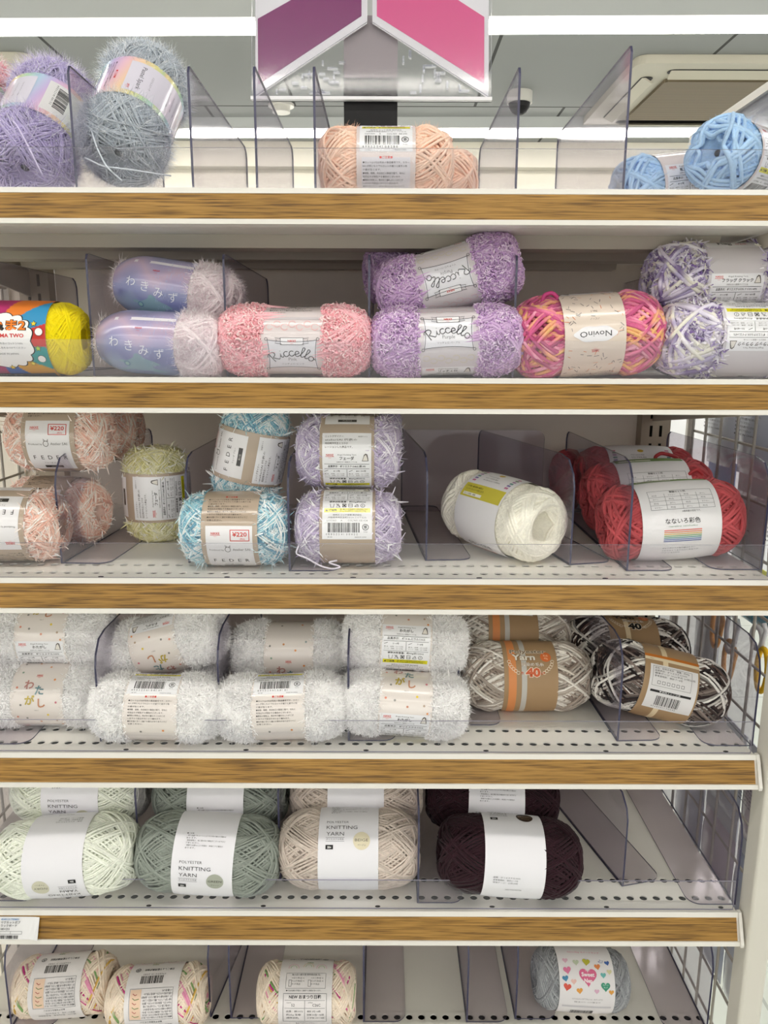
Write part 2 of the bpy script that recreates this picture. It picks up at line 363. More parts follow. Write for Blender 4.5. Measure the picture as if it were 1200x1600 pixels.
D = [
 (1, 119, 292, 'divider between the lavender and the silver tinsel yarn', 0, 0), (1, 301, 292, 'divider just right of the silver tinsel yarn', 0, 0),
 (1, 401, 292, 'divider below the left edge of the sign', 0, 0), (1, 492, 292, 'divider just left of the peach yarn', 0, 0),
 (1, 805, 292, 'divider in the empty stretch right of the peach yarn', 0, 0), (1, 973, 291, 'tall divider just left of the pale blue yarn', 0, 0),
 (2, -45, 589, 'divider at the left end behind the yellow cotton ball', 1, 0), (2, 148, 589, 'divider between the yellow cotton ball and the lilac-banded balls', 0, 0),
 (2, 356, 589, 'divider between the lilac-banded balls and the pink boucle ball', 0, 0), (2, 577, 589, 'divider between pink and purple boucle yarn', 0, 0),
 (2, 801, 589, 'divider between purple boucle and multicolour yarn', 0, 0), (2, 1050, 583, 'divider just left of the purple and white flake yarn', 0, 0),
 (3, 98, 882, 'divider just right of the pale pink feathery balls', 1, -3), (3, 297, 880, 'divider between the yellow and the pale blue feathery balls', 0, 0),
 (3, 454, 893, 'divider between pale blue and lilac feathery balls', 1, 0), (3, 667, 876, 'divider right of the lilac feathery balls', 1, 4),
 (3, 892, 882, 'divider right of the cream ball, turned askew', 1, 13), (3, 981, 891, 'divider in front of the red balls', 1, 0), (3, 1190, 889, 'divider at the right end by the wire grid', -1, 0),
 (4, -28, 1165, 'divider at the left end, its foot showing', 1, 0), (4, 160, 1160, 'divider between the first two stacks of white balls', 0, 0),
 (4, 347, 1150, 'divider between the second and third stacks of white balls', 0, 0), (4, 547, 1158, 'divider left of the fourth stack of white balls', 1, 0),
 (4, 716, 1133, 'divider between the white balls and the beige striped ball', 1, 0), (4, 967, 1157, 'divider in front of the dark striped balls', 1, 2),
 (4, 1177, 1164, 'divider at the right end by the wire grid', -1, 0),
 (5, -15, 1410, 'divider at the left end under the ivory ball', 1, 0), (5, 223, 1372, 'divider between ivory and grey-green balls', 0, 0),
 (5, 441, 1374, 'divider between grey-green and beige balls', 0, 0), (5, 656, 1411, 'divider left of the dark brown balls', 1, 0),
 (5, 976, 1384, 'divider standing askew in the empty stretch', 1, 14), (5, 1151, 1412, 'divider at the right end by the wire grid', -1, 0),
 (6, 22, 1607, 'divider at the left end beside the first cotton ball', 1, 0), (6, 333, 1590, 'divider just right of the second cotton ball', 0, -8),
 (6, 365, 1592, 'divider between the second and third cotton balls', 1, 0), (6, 572, 1597, 'divider just right of the third cotton ball', 1, 0),
 (6, 733, 1597, 'divider in the middle of the empty stretch', 1, 0), (6, 809, 1592, 'divider just left of the heart-print ball', 1, 0),
 (6, 1108, 1607, 'divider at the right end by the wire grid', -1, 0)]
for (r, px, py, lab, ft, yw) in D:
    kw = dict(h=.106, cut=.004) if r == 1 else {}
    if r == 1 and px == 973: kw = dict(h=.124, cut=.004)
    if r == 2: kw = dict(cut=.006, h=.121)
    if r == 5 and px in (223, 441): kw = dict(cut=.004)
    divider(r, px, py, 'clear ' + lab + f', on the {ORD[r]} shelf', ft, yw, **kw)
p = at(615, 790, 1.08)
e = empty('shelf_divider', (p.x, 1.09, S[3] + .0006)); tag(e, 'clear divider lying sideways against the back panel of the third shelf', 'divider', 'clear dividers on the third shelf')
b = MB(); b.prism(rrect(-.02, 0, .215, .118, .012), 'y', 0, .0022, m=0, rim_m=1); b.build('divider_plate', [M['clear'], M['rim']], e, smooth=False)

# ------------------------------------------------------------------ yarn
def superbody(L, R, e1=.62, e2=.62, squeeze=0.0, bw=.06, bc=0.0, dimple=.012, rh=.25):
    """returns f(lat, lon, off) -> points; the ball's axis is x"""
    def prof(x):
        return 1 - squeeze * np.exp(-(np.abs((x - bc) / (bw * .62)) ** 6))
    def f(lat, lon, off=0.0):
        s_, c = np.sin(lat), np.cos(lat)
        x = (L / 2) * np.sign(s_) * np.abs(s_) ** e1; q = np.abs(c) ** e2
        r = R * q * prof(x)
        x = x - np.sign(s_) * dimple * np.exp(-(q / rh) ** 2) + np.sign(s_) * np.abs(s_) ** 5 * off
        r = r + off * np.minimum(1, q * 1.5)
        return np.stack([x, -r * np.cos(lon), r * np.sin(lon)], -1)
    f.L, f.R, f.prof, f.e1, f.e2, f.bw, f.bc = L, R, prof, e1, e2, bw, bc
    def radius(x):          # radius of the body at axial position x
        s_ = np.clip(np.abs(x) / (L / 2), 0, 1) ** (1 / e1); return R * (1 - s_ ** 2) ** (e2 / 2) * prof(x)
    f.radius = radius
    return f

def wind(mb, f, w, N, omega=1, seed=1, color=None, jitter=.6, bmin=68, bmax=86, steps=46, m=0, sides=5, extra=None):
    """one long strand wound over the body; omega sets the slant"""
    rg = np.random.RandomState(seed)
    t = np.linspace(0, 2 * math.pi * N, int(N * steps))
    cyc = t / (2 * math.pi)
    beta = np.radians(bmin + (bmax - bmin) * (.5 + .5 * np.sin(cyc * .9 + 3 * np.sin(cyc * .13 + seed))))
    lat = beta * np.sin(t)
    lon = (omega + 1.0 / N) * t + .06 * np.sin(cyc * .31 + seed) + .008 * np.sin(t * 1.3 + cyc * .7)
    off = w * jitter * (.8 * np.sin(cyc * 2 * math.pi * 5.3 / N + seed) + .16 * np.sin(cyc * .83 + seed) + .2 * np.sin(t * .37 + cyc))
    x0 = (f.L / 2) * np.sign(np.sin(lat)) * np.abs(np.sin(lat)) ** f.e1
    inb = 1 / (1 + np.exp(-((f.bw / 2 + .0042) - np.abs(x0 - f.bc)) / .0012))
    off = off * (1 - inb) - w * .62 * inb
    P = f(lat, lon, off)
    c = color(cyc, rg) if callable(color) else color
    mb.tube(P, w / 2, sides, c, m)
    # core that closes the gaps
    la = np.radians(np.linspace(-89, 89, 26)); lo = np.linspace(0, 2 * math.pi, 33)[:-1]
    G = f(la[:, None], lo[None, :], np.full((26, 32), -w * 1.1))
    i, j = np.meshgrid(np.arange(25), np.arange(32), indexing='ij'); j2 = (j + 1) % 32
    cc = c.mean(0) if getattr(c, 'ndim', 1) == 2 else c
    mb.add(G.reshape(-1, 3), np.stack([i * 32 + j, i * 32 + j2, (i + 1) * 32 + j2, (i + 1) * 32 + j], -1).reshape(-1, 4), np.asarray(cc) * .85, m)

def surface_samples(f, n, rg, skip=None):
    """random spots with normals and two tangents; skip = (a0, a1): nothing under the band"""
    out = []; need = n
    x = np.sin(rg.uniform(-1.5, 1.5, n * 3)); lat = np.arcsin(np.clip(np.sign(x) * np.abs(rg.uniform(0, 1, n * 3)) ** (1 / max(f.e1, .3)), -1, 1))
    lon = rg.uniform(0, 2 * math.pi, n * 3)
    P = f(lat, lon); 
    if skip: k = (P[:, 0] < skip[0]) | (P[:, 0] > skip[1]); lat, lon, P = lat[k], lon[k], P[k]
    lat, lon, P = lat[:n], lon[:n], P[:n]
    A = f(lat + .01, lon) - f(lat - .01, lon); B = f(lat, lon + .01) - f(lat, lon - .01)
    A /= np.linalg.norm(A, axis=1)[:, None] + 1e-9; B /= np.linalg.norm(B, axis=1)[:, None] + 1e-9
    Nn = np.cross(B, A); s_ = np.sign((Nn * (P - np.array([0, 0, 0]))).sum(1))[:, None]; s_[s_ == 0] = 1; Nn *= s_
    Nn /= np.linalg.norm(Nn, axis=1)[:, None] + 1e-9
    return P, Nn, A, B

def hairs(mb, f, n, ln, w, colors, rg, lift=.7, lay=.5, skip=None, curl=.3, m=0, segs=2, off=0.0, flow=None):
    """flat tapering fibres; lift = along the normal, lay = along the surface"""
    P, N, A, B = surface_samples(f, n, rg, skip); n = len(P)
    th = rg.uniform(0, 2 * math.pi, n) if flow is None else flow + rg.normal(0, .35, n)
    T = np.cos(th)[:, None] * A + np.sin(th)[:, None] * B
    D = N * (lift * rg.uniform(.3, 1, n))[:, None] + T * (lay * rg.uniform(.5, 1, n))[:, None]; D /= np.linalg.norm(D, axis=1)[:, None]
    l = ln * rg.uniform(.55, 1.1, n); C1 = rg.normal(0, 1, (n, 3)); C1 /= np.linalg.norm(C1, axis=1)[:, None]
    S_ = np.cross(D, C1); S_ /= np.linalg.norm(S_, axis=1)[:, None] + 1e-9
    pts = []
    for k in range(segs + 1):
        q = k / segs; c = P + N * off + D * (l * q)[:, None] + C1 * (l * curl * q * q)[:, None]
        ww = w * (1 - .75 * q ** 2) / 2; pts += [c - S_ * ww, c + S_ * ww]
    V = np.stack(pts, 1).reshape(-1, 3); K = 2 * (segs + 1); base = np.arange(n)[:, None] * K
    F = np.concatenate([base + np.array([[2 * k, 2 * k + 1, 2 * k + 3, 2 * k + 2]]) for k in range(segs)], 0)
    cs = np.array(colors)[rg.randint(0, len(colors), n)]
    mb.add(V, F, np.repeat(cs, K, 0), m)

def nubs(mb, f, n, colors, rg, skip=None, r=.0009, rad=.0021, m=0):
    """short curled loops of boucle"""
    P, N, A, B = surface_samples(f, n, rg, skip); n = len(P)
    U = rg.normal(0, 1, (n, 3)); U = U - .3 * (U * N).sum(1)[:, None] * N; U /= np.linalg.norm(U, axis=1)[:, None]
    X = np.cross(U, rg.normal(0, 1, (n, 3))); X /= np.linalg.norm(X, axis=1)[:, None]
    Y = np.cross(U, X); ctr = P + N * rg.uniform(-.001, .0028, n)[:, None]; rr = rad * rg.uniform(.7, 1.25, n)
    K = 4; sides = 4; V = np.zeros((n, K, sides, 3)); a0 = rg.uniform(0, 6.28, n)
    for k in range(K):
        t = a0 + k * 1.15; c_ = np.cos(t)[:, None]; s_ = np.sin(t)[:, None]; cc = ctr + (X * c_ + Y * s_) * rr[:, None]; out = X * c_ + Y * s_
        q = r * (1.0 if 0 < k < K - 1 else .55)
        for j in range(sides):
            b = j * math.pi / 2; V[:, k, j] = cc + (out * math.cos(b) + U * math.sin(b)) * q
    base = np.arange(n)[:, None] * (K * sides); Fs = []
    for k in range(K - 1):
        for j in range(sides): Fs.append(base + np.array([[k * sides + j, k * sides + (j + 1) % sides, (k + 1) * sides + (j + 1) % sides, (k + 1) * sides + j]]))
    cs = np.array(colors)[rg.randint(0, len(colors), n)]
    mb.add(V.reshape(-1, 3), np.concatenate(Fs, 0), np.repeat(cs, K * sides, 0), m)

def pale(c):
    return np.clip(c * .80 + .24 * c.mean() + .012 * min(1, c.mean() * 6), 0, .93) if c.mean() > .03 else c
def L_(*hs): return [lin(h) for h in hs]
def mix_color(cols, per=1.0, soft=True):
    """space-dyed: colour runs along the strand"""
    C = np.array([pale(c) for c in L_(*cols)]); n = len(C)
    def f(cyc, rg):
        u = cyc / per + .4 * np.sin(cyc * .7); k = np.floor(u).astype(int); fr = u - k
        seq = rg.randint(0, n, 4000); a_ = C[seq[k % 4000]]; b_ = C[seq[(k + 1) % 4000]]
        w = np.clip((fr - .5) * (2 if soft else 12) + (.0 if soft else .5), 0, 1)[:, None] if soft else (fr > .5)[:, None] * 1.0
        return a_ * (1 - w) + b_ * w
    return f
def plain(c, v=.04):
    c = pale(lin(c))
    def f(cyc, rg): return np.clip(c[None, :] * (1 + v * np.sin(cyc * 2.3) + v * np.sin(cyc * 37.0))[:, None], 0, 1)
    return f

# ------------------------------------------------------------------ printed bands
class Band:
    """sleeve round the ball: a runs along the axis, s up round the front (metres)"""
    def __init__(b, f, w, bc=0.0, off=.0016, base='#e8e8ea', grid=None, concave=0.0):
        b.w, b.bc = w, bc; b.mb = MB(); b.f = f
        r1 = float(f.radius(np.array([bc - w / 2]))[0]); r2 = float(f.radius(np.array([bc + w / 2]))[0]); rm = float(f.radius(np.array([bc]))[0])
        b.r0 = rm + off; b.re = ((r1 + off) - b.r0, (r2 + off) - b.r0)
        na, ns = grid or (12, 96); A = np.linspace(-w / 2, w / 2, na + 1); Sx = np.linspace(0, 2 * math.pi * b.r0, ns + 1)[:-1]
        aa, ss = np.meshgrid(A, Sx, indexing='ij'); P = b.map(aa.ravel(), ss.ravel(), 0)
        i, j = np.meshgrid(np.arange(na), np.arange(ns), indexing='ij'); j2 = (j + 1) % ns
        F = np.stack([i * ns + j, i * ns + j2, (i + 1) * ns + j2, (i + 1) * ns + j], -1).reshape(-1, 4)
        col = base(aa.ravel(), ss.ravel()) if callable(base) else lin(base)
        b.mb.add(P, F, col)
        # inner face so that the sleeve has a thickness
        b.mb.add(b.map(aa.ravel(), ss.ravel(), -.0004), F[:, ::-1].copy(), lin('#d8d5d0'))
    def rad(b, a):
        q = np.clip((a) / (b.w / 2), -1, 1); return b.r0 + np.where(q < 0, b.re[0], b.re[1]) * np.abs(q) ** 3
    def map(b, a, s, lv):
        a = np.asarray(a, float); s = np.asarray(s, float); r = b.rad(a) + lv; th = s / b.r0
        return np.stack([a + b.bc, -r * np.cos(th), r * np.sin(th)], -1)
    def flat(b, pts, F, col, lv=1):
        pts = np.asarray(pts, float); b.mb.add(b.map(pts[:, 0], pts[:, 1], .00018 + .00012 * lv), F, lin(col) if isinstance(col, str) else col)
    def rect(b, a0, s0, a1, s1, col, lv=1, na=4):
        a0, s0, a1, s1 = [x * .001 for x in (a0, s0, a1, s1)]
        if abs(a1 - a0) < .003: na = 1
        ns = max(1, int(abs(s1 - s0) / .003)); A = np.linspace(a0, a1, na + 1); Q = np.linspace(s0, s1, ns + 1)
        pts = [(x, y) for x in A for y in Q]; k = ns + 1
        b.flat(pts, [(i * k + j, (i + 1) * k + j, (i + 1) * k + j + 1, i * k + j + 1) for i in range(na) for j in range(ns)], col, lv)
    def frame(b, a0, s0, a1, s1, t, col, lv=2):
        for r in ((a0, s0, a1, s0 + t), (a0, s1 - t, a1, s1), (a0, s0, a0 + t, s1), (a1 - t, s0, a1, s1)): b.rect(*r, col, lv)
    def text(b, body, a, s, size, col='#222222', align=0, bold=0.0, lv=2, width=None, rot=0, res=2):
        """size = cap height in mm; align -1 left, 0 centre, 1 right; width squeezes the line"""
        V, F = text_mesh(body, bold, res)
        if len(V) == 0: return
        k = size / .73; x0, x1 = V[:, 0].min(), V[:, 0].max(); wd = (x1 - x0) * k; sx = width / wd if width and wd > 0 else 1
        X = (V[:, 0] - x0) * k * sx; X -= {-1: 0, 0: wd * sx / 2, 1: wd * sx}[align]; Y = V[:, 1] * k
        if rot: c, q = math.cos(math.radians(rot)), math.sin(math.radians(rot)); X, Y = X * c - Y * q, X * q + Y * c
        b.flat(np.stack([(a + X) * .001, (s + Y) * .001], -1), F, col, lv)
    def line(b, pts, t, col, lv=2):
        P = np.array(pts, float) * .001; T = np.gradient(P, axis=0); T /= np.linalg.norm(T, axis=1)[:, None] + 1e-12; Nn = np.stack([-T[:, 1], T[:, 0]], -1) * t * .0005
        V = np.concatenate([P - Nn, P + Nn]); n = len(P); b.flat(V, [(i, i + 1, n + i + 1, n + i) for i in range(n - 1)], col, lv)
    def blob(b, pts, col, lv=1, rings=4, ctr=None):
        P = np.array(pts, float) * .001; c = P.mean(0) if ctr is None else np.array(ctr) * .001; n = len(P)
        V = [c]; F = []
        for k in range(1, rings + 1): V += list(c + (P - c) * k / rings)
        F += [(0, 1 + i, 1 + (i + 1) % n) for i in range(n)]
        for k in range(rings - 1): F += [(1 + k * n + i, 1 + (k + 1) * n + i, 1 + (k + 1) * n + (i + 1) % n, 1 + k * n + (i + 1) % n) for i in range(n)]
        b.flat(V, F, col, lv)
    def disc(b, a, s, r, col, lv=1, r2=None, n=24):
        b.blob([(a + r * math.cos(2 * math.pi * k / n), s + (r2 or r) * math.sin(2 * math.pi * k / n)) for k in range(n)], col, lv, rings=2 if r < 3 else 4)
    def barcode(b, a, s, w, h, digits, col='#1a1a1a', lv=2, up=True):
        rg = random.Random(digits); x = a - w / 2; 
        while x < a + w / 2:
            t = rg.choice((.35, .35, .7, 1.0)); b.rect(x, s, min(x + t, a + w / 2), s + h, col, lv, 1); x += t + rg.choice((.35, .35, .7, .9))
        n = len(digits)
        for k, ch in enumerate(digits): b.text(ch, a - w / 2 - 2.2 + k * (w + 1.5) / n, s - 2.9, 2.0, col, -1, 0, lv)
    def build(b, name, m, parent):
        return b.mb.build(name, m, parent)

def tiny(b, lines, a, s, size, lead, col='#3a3a3a', width=None, align=-1, lv=2, bold=0.0):
    for k, ln in enumerate(lines):
        if ln: b.text(ln, a, s - k * lead, size, col, align, bold, lv, None if width is None else width * min(1, len(ln) / max(len(x) for x in lines)), 0, 1)

def nikke(b, a, s, size=1.9, col='#d0342c'):
    b.text('NIKKE', a, s, size, col, 0, .02); b.rect(a - size * 2.2, s - .9, a + size * 2.2, s - .5, col, 2); b.text('Victor', a, s - 2.4, .9, col, 0)
CAUTION = ['●ロット(LOT)は毛糸の製造番号です。カラー', '　NO.が同じものでもロットが違うと若干の色', '　の差が生じます。', '●保管、照明、天日加工の製造工程で、まれに',
           '　毛羽立ちが発生する場合がございます。', '●原料の特性上、色が多少異なることがござ', '　いますので目立たないよう編みます。', '●糸を強く引くと抜ける恐れがありますのでご', '　注意ください。']
def caution(b, s, w=44, a0=None):
    """red heading and eight tiny lines going down from s"""
    a0 = -w / 2 if a0 is None else a0
    b.text('■ご注意■', a0 + w / 2, s - 2, 1.9, '#d0342c', 0, .01)
    tiny(b, CAUTION, a0, s - 6.2, 1.45, 3.1, '#3a3736', w, bold=.006)
def care(b, a, s, k=1.0, col='#222222'):
    """six laundry signs"""
    for i in range(6):
        x = a + (i - 2.5) * 6.4 * k; q = 2.1 * k
        if i == 0: b.line([(x - q, s + q), (x - q * .7, s - q), (x + q * .7, s - q), (x + q, s + q)], .45, col)
        elif i == 1: b.line([(x, s + q), (x - q, s - q), (x + q, s - q), (x, s + q)], .45, col); b.line([(x - q, s + q), (x + q, s - q)], .5, col)
        elif i == 2: b.frame(x - q, s - q, x + q, s + q, .5, col); b.line([(x - q, s + q), (x + q, s - q)], .5, col); b.line([(x - q, s - q), (x + q, s + q)], .5, col); b.disc(x, s, q * .5, col, 2)
        elif i == 3: b.frame(x - q, s - q, x + q, s + q, .45, col); b.line([(x - q, s), (x + q, s)], .45, col)
        elif i == 4: b.line([(x - q, s - q * .7), (x + q, s - q * .7), (x + q * .6, s + q * .5), (x - q * .2, s + q * .7)], .5, col); b.line([(x - q, s - q * .7), (x - q * .4, s + q * .2), (x + q * .6, s + q * .2)], .45, col)
        else: b.line([(x + q * math.cos(t), s + q * math.sin(t)) for t in np.linspace(0, 6.28, 13)], .45, col); b.text('F', x, s - 1.1 * k, 2.1 * k, col)
def info(b, s, name, comp, ak, digits, desc=True, w=52, weight='標準状態重量：約25g(約82m)', n1='4〜5号', n2='4/0〜5/0号', panel='#eeeef2'):
    """the white information panel of this maker, going down from s; returns its lower end"""
    h = w / 2; top = s; H = (94 if desc else 72); b.rect(-h, s - H, h, s, panel, 1)
    q = s
    if desc:
        tiny(b, ['ニットデザイナー', 'atelierSAI 代表の', '岡田晴海先生とコラボ', 'レーションした商品です。'], -h + 3, q - 5, 2.0, 3.9, '#55504e', 34, bold=.005)
        b.text('詳細サイト', h - 14, q - 5, 1.4, '#55504e', -1, 0, 2, 10, 0, 1); q -= 21
    nikke(b, -h + 8, q - 4.2, 2.1)
    b.text('Angel Knitting Yarn', 0, q - 3.6, 1.5, '#33302e', 0, 0, 2, 20); b.text(name, 0, q - 8.2, 2.9, '#222020', 0, .02, 2, None, 0, 1)
    b.text('羽根付きの優雅タイプの糸', 0, q - 11.4, 1.3, '#55504e', 0, 0, 2, 22, 0, 1)
    b.blob([(h - 10, q - 9.8), (h - 3, q - 9.8), (h - 3.4, q - 6), (h - 4.2, q - 2.4), (h - 6.2, q - 1.6), (h - 8, q - 3.4), (h - 8.6, q - 6)], '#5c5551', 2); b.blob([(h - 9.2, q - 9.2), (h - 3.8, q - 9.2), (h - 4.4, q - 6), (h - 5.6, q - 2.8), (h - 7.4, q - 4.2)], '#e4dfd8', 3)
    b.rect(-h + 2, q - 13.2, h - 2, q - 12.8, '#222222', 2)
    b.text('品質表示：' + comp, 0, q - 16.6, 2.1, '#222020', 0, .012, 2, w - 12, 0, 1); b.rect(-h + 2, q - 18.6, h - 2, q - 18.2, '#222222', 2)
    for x in (-1, 1):
        cx = x * h / 2 - 3; b.line([(cx - 8, q - 21.8), (cx - 4, q - 20.2)], .5, '#333333'); b.text(n1 if x < 0 else n2, cx + 5, q - 22, 1.7, '#222020', 0, .01, 2, None, 0, 1)
        tiny(b, ['編 糸　目数：22〜23目', 'ゲージ　段数：26〜27段'], cx - 8, q - 25.2, 1.2, 2.3, '#55504e', 21)
    b.rect(-.2, q - 28.5, .2, q - 19, '#222222', 2); b.rect(-h + 2, q - 29.4, h - 2, q - 29.1, '#222222', 2)
    b.text(weight, 0, q - 32.4, 1.8, '#222020', 0, .01, 2, w - 14, 0, 1); care(b, 0, q - 36.4, w / 52)
    b.rect(-h + 2, q - 44.4, h - 2, q - 39.6, '#ded61e', 2); b.text('▲ご注意', -h + 9, q - 42.9, 1.8, '#222222', 0, .02, 3, 12, 0, 1)
    tiny(b, ['揃い揃える/目数標準は使用可能になら', '足のり目は標準/糸は使用状態が可能'], -h + 18, q - 41.7, 1.25, 2.0, '#2a2a10', w - 23, lv=3)
    b.text('発売元 ニッケ商事 株式会社', 0, q - 48, 1.5, '#333333', 0, 0, 2, 30, 0, 1)
    b.text('大阪府中央区瓦町3-3-10 ニッケビル', 0, q - 50.6, 1.4, '#333333', 0, 0, 2, w - 12, 0, 1)
    b.text('LOT.NO.　 A　　COL.NO. ' + ak, 0, q - 54, 1.7, '#222222', 0, 0, 2, w - 10, 0, 1)
    b.barcode(-3.5, q - 65.5, 33, 10, digits); b.text(ak.replace('-', ' '), -h + 8, q - 71, 1.2, '#333333'); b.text('MADE IN CHINA', h - 12, q - 71, 1.2, '#333333')
    b.line([(h - 7 + 3.2 * math.cos(t), q - 60 + 3 * math.sin(t)) for t in np.linspace(0, 6.28, 13)], .6, '#222222'); b.text('紙', h - 7, q - 61.2, 2.6, '#222222', 0, .02, 2, None, 0, 1); b.text('ラベル', h - 7, q - 65.6, 1.1, '#222222', 0, 0, 2, None, 0, 1)
    return q - 72
def heart(b, a, s, r, col, lv=2, rot=0):
    t = np.linspace(0, 2 * math.pi, 33)[:-1]; X = 16 * np.sin(t) ** 3 / 17 * r; Y = (13 * np.cos(t) - 5 * np.cos(2 * t) - 2 * np.cos(3 * t) - np.cos(4 * t)) / 17 * r
    c, q = math.cos(math.radians(rot)), math.sin(math.radians(rot))
    b.blob(list(zip(a + X * c - Y * q, s + X * q + Y * c)), col, lv, ctr=(a, s))
def star(b, a, s, r, col, lv=3, rot=0):
    for R_, c, l in ((r * 1.3, '#1a1a1a', lv), (r, col, lv + 1)):
        b.blob([(a + (R_ if k % 2 == 0 else R_ * .45) * math.sin(rot + k * math.pi / 5), s + (R_ if k % 2 == 0 else R_ * .45) * math.cos(rot + k * math.pi / 5)) for k in range(10)], c, l, 2)

# letters of a thin joined script, as strokes on a unit body
def arc(cx, cy, rx, ry, a0, a1, n=9): return [(cx + rx * math.cos(math.radians(a0 + (a1 - a0) * k / n)), cy + ry * math.sin(math.radians(a0 + (a1 - a0) * k / n))) for k in range(n + 1)]
SCRIPT = {'R': (.95, [[(.22, -.1), (.2, .95)], [(0, .75)] + arc(.3, .72, .32, .27, 170, -80, 12) + [(.3, .42), (.75, -.05), (.9, .05)]]),
          'i': (.36, [[(0, .1), (.14, .5), (.12, .1), (.22, 0), (.36, .12)], [(.17, .72), (.19, .75)]]),
          'c': (.52, [arc(.28, .26, .24, .27, 50, 300, 12) + [(.52, .14)]]), 'e': (.55, [[(.0, .14), (.3, .26)] + arc(.27, .34, .17, .2, 0, 180, 8) + arc(.3, .25, .22, .26, 180, 300, 8) + [(.55, .14)]]),
          'l': (.42, [[(0, .12), (.28, .7)] + arc(.22, .9, .1, .13, 0, 180, 6) + [(.1, .2)] + arc(.22, .14, .12, .14, 180, 320, 5) + [(.42, .14)]]),
          'o': (.6, [arc(.28, .26, .24, .27, 80, 440, 14) + [(.4, .46), (.66, .4)]])}
def script_word(b, word, a, s, size, radius, t, col, lv=3):
    tot = sum(SCRIPT[c][0] for c in word) * size; x = -tot / 2
    for ch in word:
        wd, strokes = SCRIPT[ch]
        for st in strokes:
            pts = []
            for (u, v) in st:
                X = x + u * size; ph = X / radius; rr = radius + v * size
                pts.append((a + rr * math.sin(ph), s + rr * math.cos(ph) - radius))
            b.line(pts, t, col, lv)
        x += wd * size

# ------------------------------------------------------------------ kinds of ball: each makes its meshes once, then they are copied
PROTO = {}
def new_proto(key, parts): PROTO[key] = parts           # parts: list of (name, mesh object)
def stash(o): 
    COL.objects.unlink(o); return o
def ball_mesh(fn, mats):
    b = MB(); fn(b); return stash(b.build('wound_yarn', mats, None))

def knit_band(f, colname, jp, dcol, disc_text='#3a3530'):
    b = Band(f, .068, 0, .0012, '#e9e8ee')
    tiny(b, ['■ご注意', '・同じ品番でもロットにより多少色が異なる場合が', '　あります。', '・製造過程上、糸に節がある場合がございますがご', '　了承ください。', '・摩擦や水濡れにより色落ち・移染りする場合が', '　あります。'], -21, 27, 1.3, 2.6, '#4b4a50', 44, bold=.004)
    b.text('POLYESTER', -25, -4, 3.0, '#3b3b40', -1, -.01, 2, 25); b.text('KNITTING', -25, -11.3, 4.3, '#303036', -1, -.006, 2, 35); b.text('YARN', -25, -18.6, 4.3, '#303036', -1, -.006, 2, 20)
    b.rect(-25.5, -20.8, -4.5, -20.5, '#77757c', 2); b.text('ポリエステル毛糸', -25, -23.3, 1.7, '#5d5b62', -1, 0, 2, 20, 0, 1); b.rect(-25.5, -24.8, -4.5, -24.5, '#77757c', 2)
    b.rect(-25.5, -33, -17, -28.4, '#1c1c20', 2); b.text('50g', -21.2, -31.9, 2.2, '#e6e6e6', 0, .03, 3)
    b.disc(15, -24, 9.6, dcol, 1); b.text(colname, 15, -24.6, 2.9, disc_text, 0, -.005, 2, 15); b.text(jp, 15, -29.2, 1.7, disc_text, 0, 0, 2, None, 0, 1)
    tiny(b, ['品質：ポリエステル100%', '参考使用針：棒針6〜7号', '標準ゲージ：22目28段'], -24, -100, 1.6, 3.2, '#55555a', 30)
    b.text('100% POLYESTER', 0, -116, 1.8, '#55555a'); b.barcode(8, -152, 30, 10, '4549131700123')
    return b
def mk_knit(key, colr, colname, jp, dcol, seed, dt='#3a3530', spec=None):
    f = superbody(.163, .0445, .66, .60, .02, .066, 0, .010)
    y = ball_mesh(lambda b: wind(b, f, .0025, 122, 1, seed, plain(colr, .06), .9, 60, 85), M['yarn'])
    new_proto(key, [('wound_yarn', y), ('paper_band', stash(knit_band(f, colname, jp, dcol, dt).build('paper_band', M['paper'], None)))]); PROTO[key + '_r'] = .0445
mk_knit('ivory', '#e6eadb', 'IVORY', 'アイボリー', '#cfccb8', 1); mk_knit('green', '#8c958b', 'GREEN', 'グリーン', '#a9ada0', 2)
mk_knit('beige', '#cfbeb1', 'BEIGE', 'ベージュ', '#dfd6bb', 3); mk_knit('brown', '#2c141d', 'BROWN', 'ブラウン', '#3a2a20', 4, '#b99a7c')

